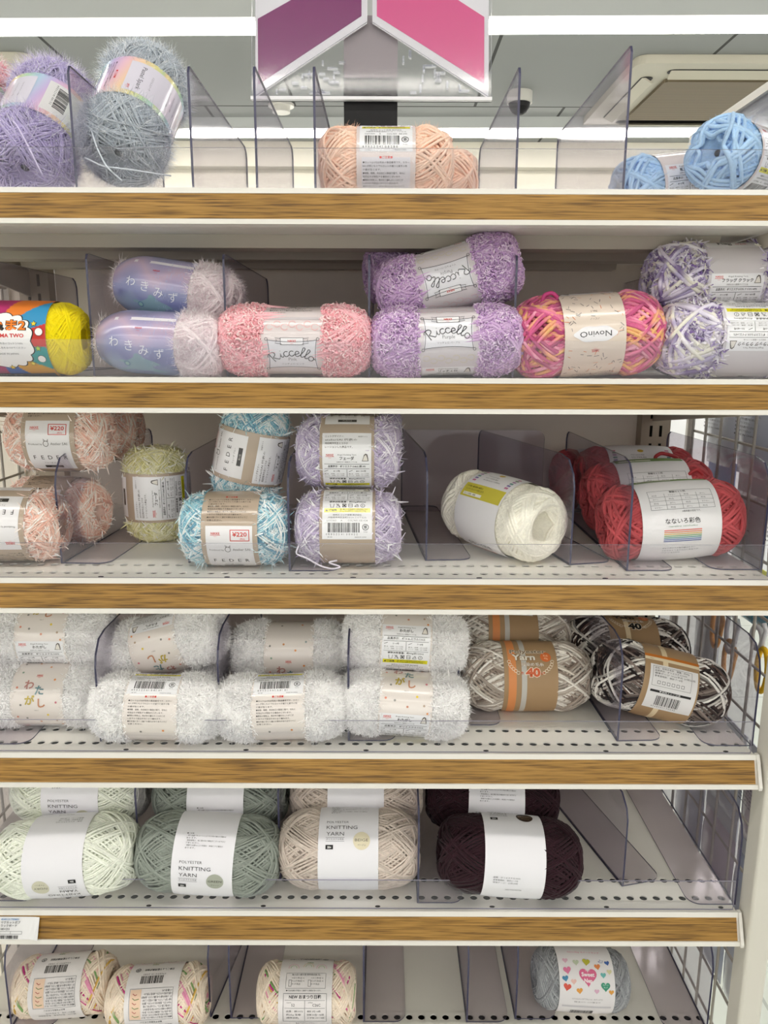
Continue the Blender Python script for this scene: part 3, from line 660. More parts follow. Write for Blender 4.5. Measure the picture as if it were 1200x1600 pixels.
def mk_poly40(key, cols, dark, seed):
    f = superbody(.153, .0415, .68, .62, .03, .062, 0, .010)
    y = ball_mesh(lambda b: wind(b, f, .0031, 104, 1, seed, mix_color(cols, 1.37), .8, 58, 84), M['yarn'])
    b = Band(f, .062, 0, .0012, '#a98b68')
    b.rect(-26, -120, -17, 140, '#dd9058' if not dark else '#a98b68', 1); b.rect(-11, -120, -5, 140, '#c3c0ba' if not dark else '#e6d3b0', 1)
    def outl(t, a, s, size, col, ol, wd, bold=.03):
        b.text(t, a, s, size, ol, 0, bold + .045, 3, wd + size * .12, 0, 2); b.text(t, a, s, size, col, 0, bold, 4, wd, 0, 2)
    for o_ in (0,):
        outl('Polyester', -2, 12, 5.2, '#8f8a80' if dark else '#8b7b68', '#f1e6d2', 42)
        outl('Yarn', -8, 3, 7.4, '#e9e4da' if not dark else '#2a2220', '#8a6f50', 27)
        b.disc(18, 7, 6.2, '#d8703a', 2); b.text('毛糸', 18, 7.4, 2.2, '#f3c9a0', 0, .01, 3, None, 0, 1); b.text('40g', 18, 4, 2.2, '#f3c9a0', 0, .01, 3)
        outl('段染め毛糸', 2, -4.2, 3.4, '#efe9df', '#8a6a48', 26, .01)
        outl('40', 2, -16, 9.5, '#d2653c' if not dark else '#1d1a1a', '#f5ead8', 17, .05); b.text('約', -10.5, -13.5, 2.4, '#d2653c' if not dark else '#f0e8d8', 0, .02, 3, None, 0, 1); b.text('g玉', 13.5, -13.5, 2.4, '#d2653c' if not dark else '#f0e8d8', 0, .02, 3, None, 0, 1)
        for sgn in (-1, 1):
            for k in range(6):
                q = k / 5; b.line(arc(sgn * (25 - 10 * q ** 1.5), 1 - 13 * q ** .8, 1.9, 1.7, 0, 330, 9), .6, '#f1e6d2', 3)
    # information side, above the front
    s0 = 112; b.rect(-25, s0 - 52, 29 if dark else 25, s0, '#e3e1e2', 2); b.rect(-31, s0 + 9, 31, s0 + 13, '#c9762a' if dark else '#e08a4c', 2); b.rect(-31, s0 + 5, 31, s0 + 9, '#e6d7b8', 2)
    tiny(b, ['品名：段染め毛糸　重量：約40g', '品質表示：ポリエステル100%', '標準ゲージ 10cm平方 20目26段', '参考使用針：棒針 7〜8号'], -20, s0 - 5, 1.7, 3.0, '#333333', 46, lv=3); b.frame(-22, s0 - 24, 22, s0 - 2, .3, '#555555', 3)
    for k in range(6): b.frame(-16 + k * 5.4, s0 - 21.5, -12.5 + k * 5.4, s0 - 18, .4, '#444444', 3)
    b.rect(-22, s0 - 31, 24, s0 - 28.4, '#1c1a1a', 3); b.text('▼使用上のご注意', 0, s0 - 30.5, 1.6, '#e8e8e8', 0, 0, 4, 24, 0, 1)
    b.barcode(0, s0 - 46.5, 27, 12, '4968951172042', lv=3)
    band = stash(b.build('paper_band', M['paper'], None))
    new_proto(key, [('wound_yarn', y), ('paper_band', band)]); PROTO[key + '_r'] = .0415
mk_poly40('latte', ['#e9e2d8', '#d9cfc3', '#b5a596', '#8d7a6c', '#efeae2', '#a8998c'], False, 11)
mk_poly40('mocha', ['#1f1a1d', '#6b5047', '#d9d3cc', '#2a2224', '#8c7b72', '#3c2c2a', '#efeae4'], True, 12)

def mk_nanairo():
    f = superbody(.150, .044, .62, .56, .02, .085, 0, .016, .32)
    def band(w, yellow):
        b = Band(f, w, 0, .0012, '#ecebee'); h = w * 500 - 2
        b.text('なないろ彩色', 0, 2, 4.6, '#2a2a2e', 0, .004, 2, 37, 0, 2); b.text('nanairo saishoku', 0, -2, 2.0, '#8aa58f', 0, 0, 2, 30)
        for k, c in enumerate(('#d9604c', '#e0874a', '#d8b34a', '#7fae5e', '#4e9c94', '#4a72b8', '#3c4fa0')): b.rect(-20, -6 - k * 2.1, 20, -5.1 - k * 2.1, c, 2)
        tiny(b, ['ひとつひとつの色が編みやすい', 'やわらかくてあたたかい毛糸です。', 'アクリル100%'], -20, -28, 1.7, 3.6, '#55606a', 40)
        if not yellow: b.frame(-h + 8, 17, h - 4, 41, .35, '#66666c', 2)
        for k in (() if yellow else range(1, 4)): b.rect(-h + 8 + k * (2 * h - 12) / 4, 17, -h + 8.3 + k * (2 * h - 12) / 4, 36.5, '#66666c', 2)
        for k in (() if yellow else range(1, 4)): b.rect(-h + 8, 17 + k * 5, h - 4, 17.3 + k * 5, '#66666c', 2)
        if not yellow: b.text('製編セット例', 0, 37.6, 2.1, '#33333a', 0, .01, 2, None, 0, 1)
        for k in (() if yellow else range(4)):
            for j in range(4): b.text(('マフラー', '約3玉', 'ぼうし', '約2玉')[(k + j) % 4], -h + 12 + k * (2 * h - 12) / 4, 18.6 + j * 5, 1.5, '#55555c', -1, 0, 2, None, 0, 1)
        if not yellow: b.text('※使用量は目安です。', 10, 13.6, 1.6, '#33333a', 0, 0, 2, None, 0, 1)
        # yellow/green notice and colour squares, higher up
        c = '#d2c64a' if yellow else '#7a9a58'
        b.rect(-h, 62, h, 80, c, 2); tiny(b, ['その他、編み物の道具は', 'インターネットで買えます。'], -h + 4, 74.5, 2.0, 4, '#3a3a20', 30, lv=3); b.rect(-h + 4, 64, 2, 67.5, '#f0efe4', 3); b.text('さくら百貨　検索', -h + 6, 64.8, 1.7, '#333333', -1, 0, 4, None, 0, 1)
        tiny(b, ['アクリルかた毛糸', 'なないろ彩色 極太', 'ACRYLIC YARN'], -14, 97, 2.0, 4.4, '#555560', 26)
        for k, q in enumerate(('#c77fa0', '#8a7fb0', '#6f9a98', '#b48fb8', '#8a9a86', '#c77fa0')):
            for x in (-h + 3, h - 8): b.rect(x, 84 + k * 4.4, x + 5, 86.8 + k * 4.4, q, 2)
        b.disc(0, 106, 4, '#d2b04a', 2, 3)
        return stash(b.build('paper_band', M['paper'], None))
    yr = ball_mesh(lambda b: wind(b, f, .0040, 88, 1, 21, plain('#c8343f', .07), .8, 55, 84), M['yarn'])
    f2 = superbody(.150, .044, .62, .56, .02, .085, 0, .034, .42)
    yc = ball_mesh(lambda b: wind(b, f2, .0040, 78, 2, 22, plain('#f6efdf', .04), .55, 66, 78, steps=84, sides=6), M['yarn'])
    new_proto('red', [('wound_yarn', yr), ('paper_band', band(.084, False))]); PROTO['red_r'] = .044
    new_proto('cream', [('wound_yarn', yc), ('paper_band', band(.066, True))]); PROTO['cream_r'] = .044
mk_nanairo()

def mk_watagashi():
    f = superbody(.140, .0355, .50, .50, .05, .058, 0, .012)
    W3 = L_('#ffffff', '#fbfafa', '#ffffff', '#f6f4f5')
    def body(seed):
        def fn(b):
            rg = np.random.RandomState(seed); wind(b, f, .0026, 84, 1, seed, np.array([.92, .91, .91]), .6, 60, 84, steps=34)
            hairs(b, f, 15000, .0052, .0015, W3, rg, .8, .9, (-.028, .028), .5, 0, 2); nubs(b, f, 2500, W3, rg, (-.028, .028), .0007, .0022)
            hairs(b, f, 1500, .010, .0005, W3, rg, .9, .6, (-.028, .028), .4, 0, 2)
        return ball_mesh(fn, M['satin'])
    b = Band(f, .058, 0, .0020, '#e3dbd6')
    # front
    for ch, x, y, c in (('わ', -9, 3, '#b9857e'), ('た', 3, -3, '#6d8c92'), ('が', -7, -14, '#b7a23a'), ('し', 6, -17, '#c0886a')): b.text(ch, x, y, 8.2, c, 0, .028, 3, None, 0, 2)
    nikke(b, 0, 17.5, 1.7); b.text('NO.7', 0, -22, 1.4, '#77706a')
    for x, y, c in ((-22, 4, '#d98f7a'), (18, 13, '#d98a4a'), (22, -12, '#c97a86'), (-17, -15, '#8c8a86'), (12, -27, '#e0c23a'), (-12, -32, '#8c8a86'), (20, -36, '#b7a08a'), (-20, 22, '#8aa08e'), (8, 31, '#d98a4a'), (-6, 38, '#c78a5a'), (20, 41, '#8c9a9a'), (-22, 36, '#8c8a86'), (2, -38, '#c9866a'), (-22, -30, '#d98f7a')): b.disc(x, y, 1.25, c, 2)
    b.disc(24, -44, 1.1, '#d98a4a', 2)
    e = info(b, -46, 'わたがし', 'ポリエステル100%', 'AK-597', '4903234100101', False, 54, '標準状態重量：約60g(約120m)', '5〜6号', '7〜8号')
    caution(b, e - 1.5 + 0, 46)
    for x, y, c in ((-10, e - 42, '#8c8a86'), (14, e - 40, '#d98a4a')): b.disc(x, y, 1.25, c, 2)
    band = stash(b.build('film_band', M['film'], None))
    new_proto('wata', [('wound_yarn', body(31)), ('film_band', band)]); new_proto('wata2', [('wound_yarn', body(32)), ('film_band', band)]); PROTO['wata_r'] = PROTO['wata2_r'] = .0355
mk_watagashi()

def mk_feder(key, cols, flakes, ak, digits, jpcol, seed):
    f = superbody(.113, .0405, .60, .56, .05, .058, 0, .012)
    FL = L_(*flakes)
    def fn(b):
        rg = np.random.RandomState(seed); wind(b, f, .0017, 190, 1, seed, mix_color(cols, .23, False), .9, 58, 85, steps=34, sides=4)
        hairs(b, f, 620, .010, .0016, FL, rg, .22, 1, (-.027, .027), .25, 0, 3, .0005); hairs(b, f, 90, .011, .0018, FL, rg, 1.0, .6, (-.029, .029), .4, 0, 3)
        hairs(b, f, 900, .006, .0006, FL, rg, .6, 1, (-.028, .028), .3, 0, 2)
    y = ball_mesh(fn, M['satin'])
    b = Band(f, .058, 0, .0018, '#b7a593')
    # front panel
    b.rect(-24, -26, 24, 36, '#e9e7ea', 1); nikke(b, -14, 27, 2.4); b.frame(1, 20, 21, 32, .8, '#c8382f', 2); b.text('¥220', 11, 25, 4.6, '#c8382f', 0, .02, 3, 15); b.text('(税込)', 14, 21.6, 1.6, '#c8382f', 0, 0, 3, None, 0, 1)
    b.text('Produced by', -21, 9, 1.9, '#55504c', -1, 0, 2, 15); b.text('Atelier SAI.', 3, 9, 2.8, '#55504c', -1, 0, 2, 19)
    b.line(arc(-2, 10.4, 2.8, 3.0, 40, 390, 12), .6, '#55504c'); b.line([(-3.8, 12.8), (-4.6, 15.8), (-2.6, 13.6)], .6, '#55504c'); b.line([(-.6, 13.2), (.6, 15.6), (.4, 12.4)], .6, '#55504c')
    for k, ch in enumerate('FEDER'): b.text(ch, -17 + k * 8.4, -8.5, 5.4, '#3a3634', 0, .004, 2)
    b.text(jpcol[1], 0, -14.5, 1.8, '#55504c', 0, 0, 2, None, 0, 1); b.rect(-10, -22.6, 10, -18, '#2a2726', 2); b.text(jpcol[0], 0, -21.4, 2.2, '#cfcac4', 0, 0, 3)
    caution(b, 72, 46)
    info(b, -38, 'フェーダ', 'ポリエステル86% 綿14%', ak, digits, True, 52)
    new_proto(key, [('wound_yarn', y), ('film_band', stash(b.build('film_band', M['film'], None)))]); PROTO[key + '_r'] = .0405
mk_feder('f_pink', ['#f3c0ab', '#fbe6dc', '#efae98', '#f7d3c3'], ['#fbeee6', '#f7ddd0', '#ffffff'], 'AK-621', '4903234100392', ('PINK', 'フェーダ ピンク'), 41)
mk_feder('f_yellow', ['#e8e29a', '#f3f0d0', '#dcd67c', '#efebc0'], ['#f5f3dc', '#ece9b8', '#ffffff'], 'AK-622', '4903234100408', ('YELLOW', 'フェーダ イエロー'), 42)
mk_feder('f_blue', ['#6fbbd4', '#eaf4f6', '#8fd0e0', '#f6fafa', '#559fc0'], ['#f1f8fa', '#a8d6e2', '#ffffff', '#d5ecf2'], 'AK-623', '4903234100415', ('BLUE', 'フェーダ ブルー'), 43)
mk_feder('f_purple', ['#c2b2d2', '#ebe5f1', '#cfc1de', '#b3a1c8'], ['#ece6f3', '#cfc0e0', '#ffffff', '#dcd2e8'], 'AK-624', '4903234100422', ('PURPLE', 'フェーダ パープル'), 44)

def mk_riccello(key, cols, word, jp, seed):
    f = superbody(.150, .0345, .46, .48, .08, .062, 0, .010)
    CO = L_(*cols)
    def fn(b):
        rg = np.random.RandomState(seed); wind(b, f, .0034, 70, 1, seed, np.array(CO[0]) * .92, .8, 60, 84, steps=30, sides=4)
        nubs(b, f, 9500, CO, rg, (-.0285, .0285), .0008, .0018); nubs(b, f, 1200, CO, rg, (-.03, .03), .0006, .0028)
    y = ball_mesh(fn, M['yarn'])
    b = Band(f, .061, 0, .0018, '#ddd3d4' if word == 'Pink' else '#d8d2d6')
    # panel with a thin drawn frame, banner and arched name
    t = np.linspace(-1, 1, 13); top = [(x * 24, 13 - 1.6 * (1 - x * x) ) for x in t]; bot = [(x * 24, -17 + 1.6 * (1 - x * x)) for x in t]
    for k in range(12):
        b.rect(top[k][0], bot[k][1], top[k + 1][0] + .05, top[k][1], '#e7e7ee', 1, 1)
    b.line(top, .5, '#33333c', 3); b.line(bot, .5, '#33333c', 3)
    for s_ in (-1, 1):
        b.line([(s_ * (24 - 1.4 * (1 - q * q)), -2 + 15 * q) for q in t], .5, '#33333c', 3)
        b.line(arc(s_ * 25.3, 14, 1.4, 1.4, 0, 360, 10), .45, '#33333c', 3); b.line(arc(s_ * 25.3, -18.2, 1.4, 1.4, 0, 360, 10), .45, '#33333c', 3)
        b.line([(s_ * 10, 9.4), (s_ * 16.5, 10.2), (s_ * 15, 12.6), (s_ * 16.5, 15.2), (s_ * 11, 14.6)], .45, '#33333c', 4)
    b.rect(-11.4, 8.4, 11.4, 15.4, '#f2f1f4', 3); b.frame(-11.4, 8.4, 11.4, 15.4, .45, '#33333c', 4); nikke_s = 11.4
    b.text('NIKKE', 0, 11.2, 2.1, '#d0342c', 0, .02, 5); b.text('Victor', 0, 9.4, .9, '#d0342c', 0, 0, 5)
    script_word(b, 'Riccello', 0, -2.4, 9.6, 30, .75, '#26262e', 4)
    b.text(word, 0, -7.6, 3.6, '#4a4a52', 0, -.01, 3); b.text('リッチェロ ' + jp, 0, -12.4, 1.7, '#6a6a72', 0, 0, 3, 22, 0, 1)
    pc = '#e9bfc0' if word == 'Pink' else '#dcc8cc'
    for k in range(7): b.line(arc(-22 + k * 7.4, 26 + 3 * (k % 2), 3.4, 3.4, 20, 330, 9), 1.0, pc, 1); b.line(arc(-22 + k * 7.4, -27 - 3 * (k % 2), 3.4, 3.0, 200, 520, 9), 1.0, '#d6cfc0', 1)
    b.rect(-26, 34, 26, 37, '#cfc8cc', 1); caution(b, 74, 46); info(b, -38, 'リッチェロ', 'ポリエステル100%', 'AK-60' + str(seed % 10), '4903234100255', False, 52, '標準状態重量：約40g(約70m)', '6〜7号', '6/0〜8/0号')
    new_proto(key, [('wound_yarn', y), ('film_band', stash(b.build('film_band', M['film'], None)))]); PROTO[key + '_r'] = .0355
mk_riccello('r_pink', ['#fdc5cd', '#fed6da', '#fbb6c0', '#ffe6e6'], 'Pink', 'ピンク', 51)
mk_riccello('r_purple', ['#d8b8e0', '#e4cbe9', '#cba6d8', '#efdef2'], 'Purple', 'パープル', 52)

def mk_novino():
    f = superbody(.149, .0415, .60, .56, .03, .062, 0, .012)
    y = ball_mesh(lambda b: wind(b, f, .0042, 80, 1, 61, mix_color(['#d93a86', '#f3a06a', '#f49ab8', '#b32a6c', '#f6b45a', '#ee6a9a', '#e2488c', '#c22f78'], .036, True), .8, 55, 84, steps=84), M['yarn'])
    b = Band(f, .060, 0, .0016, '#e2d3c6'); rg = random.Random(3)
    for k in range(200):
        x, s_ = rg.uniform(-28, 28), rg.uniform(-110, 120)
        if abs(x) < 20 and -10 < s_ < 18: continue
        t = rg.uniform(0, 3.14); l = rg.uniform(1.4, 2.6); b.line([(x - l * math.cos(t), s_ - l * math.sin(t)), (x + l * math.cos(t), s_ + l * math.sin(t))], .55, rg.choice(['#5d5b60', '#d9814e', '#5d5b60', '#8c8a86', '#e0a07a']), 1)
    t_ = np.linspace(0, 6.283, 41)[:-1]; b.blob([(21 * (1 + .04 * math.cos(6 * q)) * math.cos(q), 3 + 7.6 * (1 + .08 * math.cos(6 * q)) * math.sin(q)) for q in t_], '#ecebf0', 2)
    b.text('NovinO', 0, .4, 5.6, '#2f2d33', 0, .004, 3, 31); b.text('ノビーノ', 0, 13.4 - 26, 1.8, '#6a625c', 0, 0, 3, None, 0, 1); b.text('No.1', 0, -21, 2.4, '#4a4640', 0, 0, 3); nikke(b, 0, 19, 1.8)
    caution(b, 78, 46); info(b, -50, 'ノビーノ', 'アクリル100%', 'AK-610', '4903234100316', False, 52)
    new_proto('novino', [('wound_yarn', y), ('film_band', stash(b.build('film_band', M['film'], None)))]); PROTO['novino_r'] = .042
mk_novino()

def mk_flag():
    f = superbody(.155, .0375, .50, .50, .04, .060, 0, .012)
    FL = L_('#efeaf2', '#c9bedd', '#7d61a2', '#dfd8ec', '#e9e6d6', '#a593c4', '#f6f4f8', '#ece8f0')
    def fn(b):
        rg = np.random.RandomState(71); wind(b, f, .0050, 62, 1, 71, mix_color(['#d9d0e8', '#ada0cc', '#efebf2', '#7a5fa0', '#e6e3d2'], .05, True), .8, 55, 84, steps=56)
        hairs(b, f, 5500, .009, .0028, FL, rg, .35, 1, (-.029, .029), .3, 0, 2, .0005)
    y = ball_mesh(fn, M['satin'])
    b = Band(f, .060, 0, .0018, '#d5d0d4'); 
    b.text('Flag', -14, 30, 7, '#2f2d33', -1, .01, 3); b.text('crack', 4, 30, 4, '#c8404c', -1, .01, 3); b.rect(-27, 24, 27, 40, '#e6e4e8', 1)
    for k in range(8): b.blob([(-24 + k * 7, 46), (-20 + k * 7, 46), (-22 + k * 7, 52)], '#e0a0a4', 1)
    info(b, -8, 'フラッグ クラック', 'ポリエステル53% ナイロン47%', 'AK-603', '4903234100330', False, 54, '標準状態重量：約25g(約80m)', '9〜10号', '7/0〜8/0号'); caution(b, 96, 46)
    new_proto('flag', [('wound_yarn', y), ('film_band', stash(b.build('film_band', M['film'], None)))]); PROTO['flag_r'] = .039
mk_flag()

def mk_waki():
    f = superbody(.128, .0315, .50, .50, .03, .088, -.018, .010)
    H = L_('#f3e8ec', '#fbf6f8', '#e9d8e0', '#ffffff')
    def fn(b):
        rg = np.random.RandomState(81); wind(b, f, .0030, 76, 1, 81, plain('#efe2e7', .02), .7, 60, 84, steps=30)
        hairs(b, f, 11000, .0085, .00045, H, rg, .5, 1, (-.061, .0255), .5, 0, 3)
    y = ball_mesh(fn, M['satin'])
    C_ = {k: lin(v) for k, v in dict(lav='#aca3c8', pink='#c2acc4', blue='#8d92bc', teal='#8b9cbc', deep='#7a80b0').items()}
    def grad(a, s):
        r = 2 * math.pi * .0331; v = ((s + r / 2) % r - r / 2) * 1000 + a * 60   # mm
        out = np.zeros((len(a), 3))
        stops = [(-90, 'blue'), (-36, 'teal'), (-22, 'deep'), (-8, 'blue'), (6, 'lav'), (18, 'pink'), (30, 'lav'), (50, 'blue'), (90, 'blue')]
        wob = 7 * np.sin(a * 130 + 1) + 4 * np.sin(a * 70); v = v + wob
        for (p0, c0), (p1, c1) in zip(stops[:-1], stops[1:]):
            k = (v >= p0) & (v < p1); w_ = ((v - p0) / (p1 - p0))[:, None]; out[k] = (C_[c0] * (1 - w_) + C_[c1] * w_)[k]
        out[v < -90] = C_['blue']; out[v >= 90] = C_['blue']
        return out
    b = Band(f, .086, -.018, .0016, grad, (48, 180)); rg = random.Random(8)
    b.blob([(-16, -16), (4, -7), (26, -18), (30, -32), (-22, -32)], '#86a4b4', 1); b.disc(-8, -19, 3.2, '#5f7fa0', 2); b.disc(-8, -19, 2.2, '#8fb4b4', 3)
    for k in range(90):
        x, s_ = rg.uniform(5, 40), rg.uniform(-30, 34); b.rect(x, s_, x + .35, s_ + rg.uniform(1.5, 3.5), '#a9b6dc', 1)
    for ch, x, y_ in (('わ', -19, -1), ('き', -3, -4), ('み', 12, -8), ('ず', 28, -11)): b.text(ch, x, y_, 8.6, '#eff0f6', 0, -.006, 3, None, 0, 2)
    b.text('NIKKE', 6, 17, 1.9, '#cf3a46', 0, .02, 3); b.text('Victor', 6, 14.6, .9, '#cf3a46', 0, 0, 3); b.rect(-42, 27, 42, 31, '#e9e6ee', 1)
    caution(b, 90, 46)
    new_proto('waki', [('wound_yarn', y), ('film_band', stash(b.build('film_band', M['film'], None)))]); PROTO['waki_r'] = .0325
mk_waki()

def mk_numa():
    f = superbody(.146, .0365, .36, .42, .0, .10, -.002, .010)
    y = ball_mesh(lambda b: wind(b, f, .0025, 104, 2, 91, np.array([.86, .70, .004]), .5, 68, 86, steps=60), M['yarn'])
    cols = ['#c8342c', '#2f8fc0', '#e07a28', '#b0286a', '#2a62b4', '#d9a01c', '#1f9a9a']
    def burst(a, s):
        r = 2 * math.pi * .0379; v = ((s + r / 2) % r - r / 2); ang = np.arctan2(v, a + 1e-6) + .1; k = np.floor((ang + math.pi) / (2 * math.pi) * 14).astype(int) % 7
        return np.array([lin(c) for c in cols])[k]
    b = Band(f, .102, -.003, .0014, burst, (60, 190)); t = np.linspace(0, 6.283, 97)[:-1]
    cl = lambda k: [((36 * abs(math.cos(q)) ** .7 * np.sign(math.cos(q)) + 3.2 * abs(math.sin(q * 8)) * math.cos(q)) * k, 1 + (26 * abs(math.sin(q)) ** .7 * np.sign(math.sin(q)) + 3.2 * abs(math.sin(q * 8)) * math.sin(q)) * k) for q in t]
    b.blob(cl(1.03), '#1a1a1a', 1, 8, (0, 1)); b.blob(cl(1.0), '#f4f3f2', 2, 8, (0, 1))
    b.text('ぬま2', 15, 12, 8.6, '#1a1a1a', 0, .075, 3, 36, 0, 2); b.text('ぬま2', 15, 12, 8.6, '#ef7f1a', 0, .03, 4, 34, 0, 2); b.text('NUMA TWO', 15, 4.6, 3.6, '#d6423c', 0, .03, 4, 31)
    b.text('鮮やかな色合のコットン100%', 13, -2, 1.7, '#55555a', 0, 0, 4, 32, 0, 1); b.text('あなたの推し色をみつけてください', 12, -6.2, 1.7, '#55555a', 0, 0, 4, 38, 0, 1); b.text('MADE IN JAPAN', 13, -12, 1.7, '#55555a', 0, 0, 4, 20)
    for x, s_, c in ((40, 18, '#e8d23a'), (43, -6, '#a8d04a'), (34, -22, '#f0dc4a'), (12, -27, '#e8c83a'), (-20, -24, '#f0dc4a')): star(b, x, s_, 2.8, c, 4)
    for x, s_ in ((45, 10), (44, -17)):
        b.disc(x, s_, 4.0, '#1a1a1a', 3); b.disc(x, s_, 3.6, '#f4f3f2', 4)
    b.rect(-49, -60, 49, -38, '#3a3c40', 3); tiny(b, ['品名：綿糸　正味量：約25g　品質表示：綿100%', '参考使用針：かぎ針4/0号　標準ゲージ26目'], -46, -42, 1.6, 4, '#d8d8d8', 62, lv=4); 
    new_proto('numa', [('wound_yarn', y), ('paper_band', stash(b.build('paper_band', M['paper'], None)))]); PROTO['numa_r'] = .0365
mk_numa()

def mk_cotton():
    f = superbody(.117, .0345, .42, .46, .0, .066, 0, .010, .3)
    def col(cyc, rg):
        C = np.tile(lin('#efe0ce'), (len(cyc), 1)); n = int(cyc[-1]) * 3 + 3; ev = rg.rand(n); pal = L_('#c9408a', '#7fa267', '#e59ab8', '#d9b25a')
        k = np.floor(cyc * 3).astype(int); fr = cyc * 3 - k; on = (ev[k] < .16) & (fr > .25) & (fr < .8); C[on] = np.array(pal)[(ev[k[on]] * 53).astype(int) % 4]; return C
    y = ball_mesh(lambda b: wind(b, f, .0027, 80, 2, 101, col, .9, 66, 86, steps=60), M['yarn'])
    b = Band(f, .064, 0, .0012, '#e6e2e2')
    b.text('NEW おまつり日和', 0, -6, 3.1, '#2a2a30', 0, .02, 3, 38, 0, 2); b.rect(-24, -8.2, 24, -7.9, '#66666c', 2)
    b.text('52', -14, -14.5, 3.0, '#33333a', 0, 0, 2); b.text('C26C', 14, -14.5, 3.0, '#33333a', 0, 0, 2); b.text('COL.NO.', -22, -11, 1.1, '#33333a', -1); b.text('LOT.NO.', 4, -11, 1.1, '#33333a', -1); b.rect(-24, -16.6, 24, -16.3, '#66666c', 2)
    tiny(b, ['品質：綿100%', '約25g 玉巻', '(標準状態)'], -22, -21, 1.9, 4.2, '#44444a', 20); tiny(b, ['棒針 3号〜4号', '目数 30目〜40段', 'かぎ針 24×14目'], 3, -21, 1.9, 4.2, '#44444a', 20)
    b.rect(-.2, -33, .2, -8, '#66666c', 2); b.frame(-26, -34, 26, -1, .4, '#55555c', 2); b.text('▲必ずお読みください', 0, -37.6, 1.8, '#44444a', 0, 0, 2, 22, 0, 1)
    b.frame(-24, 4, 24, 21, .3, '#66666c', 2); b.text('編み目の編み図 標準編成量(玉)', 0, 18.2, 1.7, '#44444a', 0, 0, 2, 34, 0, 1)
    for x in (-22, 1): tiny(b, ['ベスト 約3玉 ×2', 'バッグ 約4玉 ×1', 'ポーチ 約2玉'], x + 5, 14.4, 1.5, 3.3, '#44444a', 15); 
    for x in (-20.5, 2.8): b.frame(x, 6, x + 3.4, 13, .35, '#66666c', 2)
    b.text('●寸法/仕様は予告なく変更する場合があります。', -23, 1.2, 1.4, '#33333a', -1, 0, 2, 42, 0, 1)
    for x, s_, c in ((-16, 28, '#e5a9bd'), (2, 30, '#d9b98a'), (18, 28, '#e5a9bd')):
        for q in range(11): th = math.pi * q / 10; b.disc(x + 6 * math.cos(th), s_ + 6 * math.sin(th), .55, c, 2); b.disc(x + 3.6 * math.cos(th), s_ + 3.6 * math.sin(th), .45, '#a9c48f', 2)
    b.text('NEW', 4, 36, 2.4, '#4f7f4a', 0, .02, 2)
    # other side: long notice with a coral-coloured strip, bar code
    o = 104
    b.frame(-26, o - 34, 26, o, .35, '#66666c', 2); b.rect(12, o - 33, 25, o - 1, '#e8c9b0', 2); 
    for k in range(6): b.line([(14 + k % 2 * 3, o - 5 - k * 4.6), (19, o - 4 - k * 4.6), (22, o - 6 - k * 4.6)], .9, '#b96a62' if k % 2 else '#7f8f5f', 3)
    tiny(b, ['●開封前に糸玉のお取り扱いについてお読みください。色により', 'ロットが異なると色が少し違う場合がございます。お手入れは', '水洗いは手洗いで行い、中性洗剤をご使用ください。濃い色の', '糸は色落ちする場合がございますので淡い色と組み合わせて', 'ご使用の際はご注意ください。アイロンは当て布をして中温', 'でおかけください。漂白剤は使用しないでください。直射日光', 'を避けて陰干ししてください。摩擦により毛羽立つことがあり', 'ます。お子様の手の届かない所に保管してください。編み物以外', 'の目的には使用しないでください。火気の近くで使用しない', 'ようお願い致します。'], -25, o - 4, 1.9, 3.1, '#4a4a50', 36, bold=.01)
    b.text('▲必ずお読みください', 0, o + 2, 1.9, '#44444a', 0, .01, 2, 26, 0, 1); b.barcode(2, o - 48, 27, 9, '4968951212085'); b.text('日本こしょう販売株式会社', -4, o - 58, 2.6, '#33333a', 0, .02, 2, 36, 0, 1)
    b.line(arc(22, o - 57, 2.8, 2.8, 0, 360, 12), .7, '#33333a'); b.text('紙', 22, o - 58, 2.2, '#33333a', 0, .02, 2, None, 0, 1); tiny(b, ['綿100%　約25g玉巻　参考使用針', '棒針3〜4号　かぎ針4/0号'], -24, o + 11, 2.0, 4, '#44444a', 46)
    new_proto('cotton', [('wound_yarn', y), ('paper_band', stash(b.build('paper_band', M['paper'], None)))]); PROTO['cotton_r'] = .0345
mk_cotton()

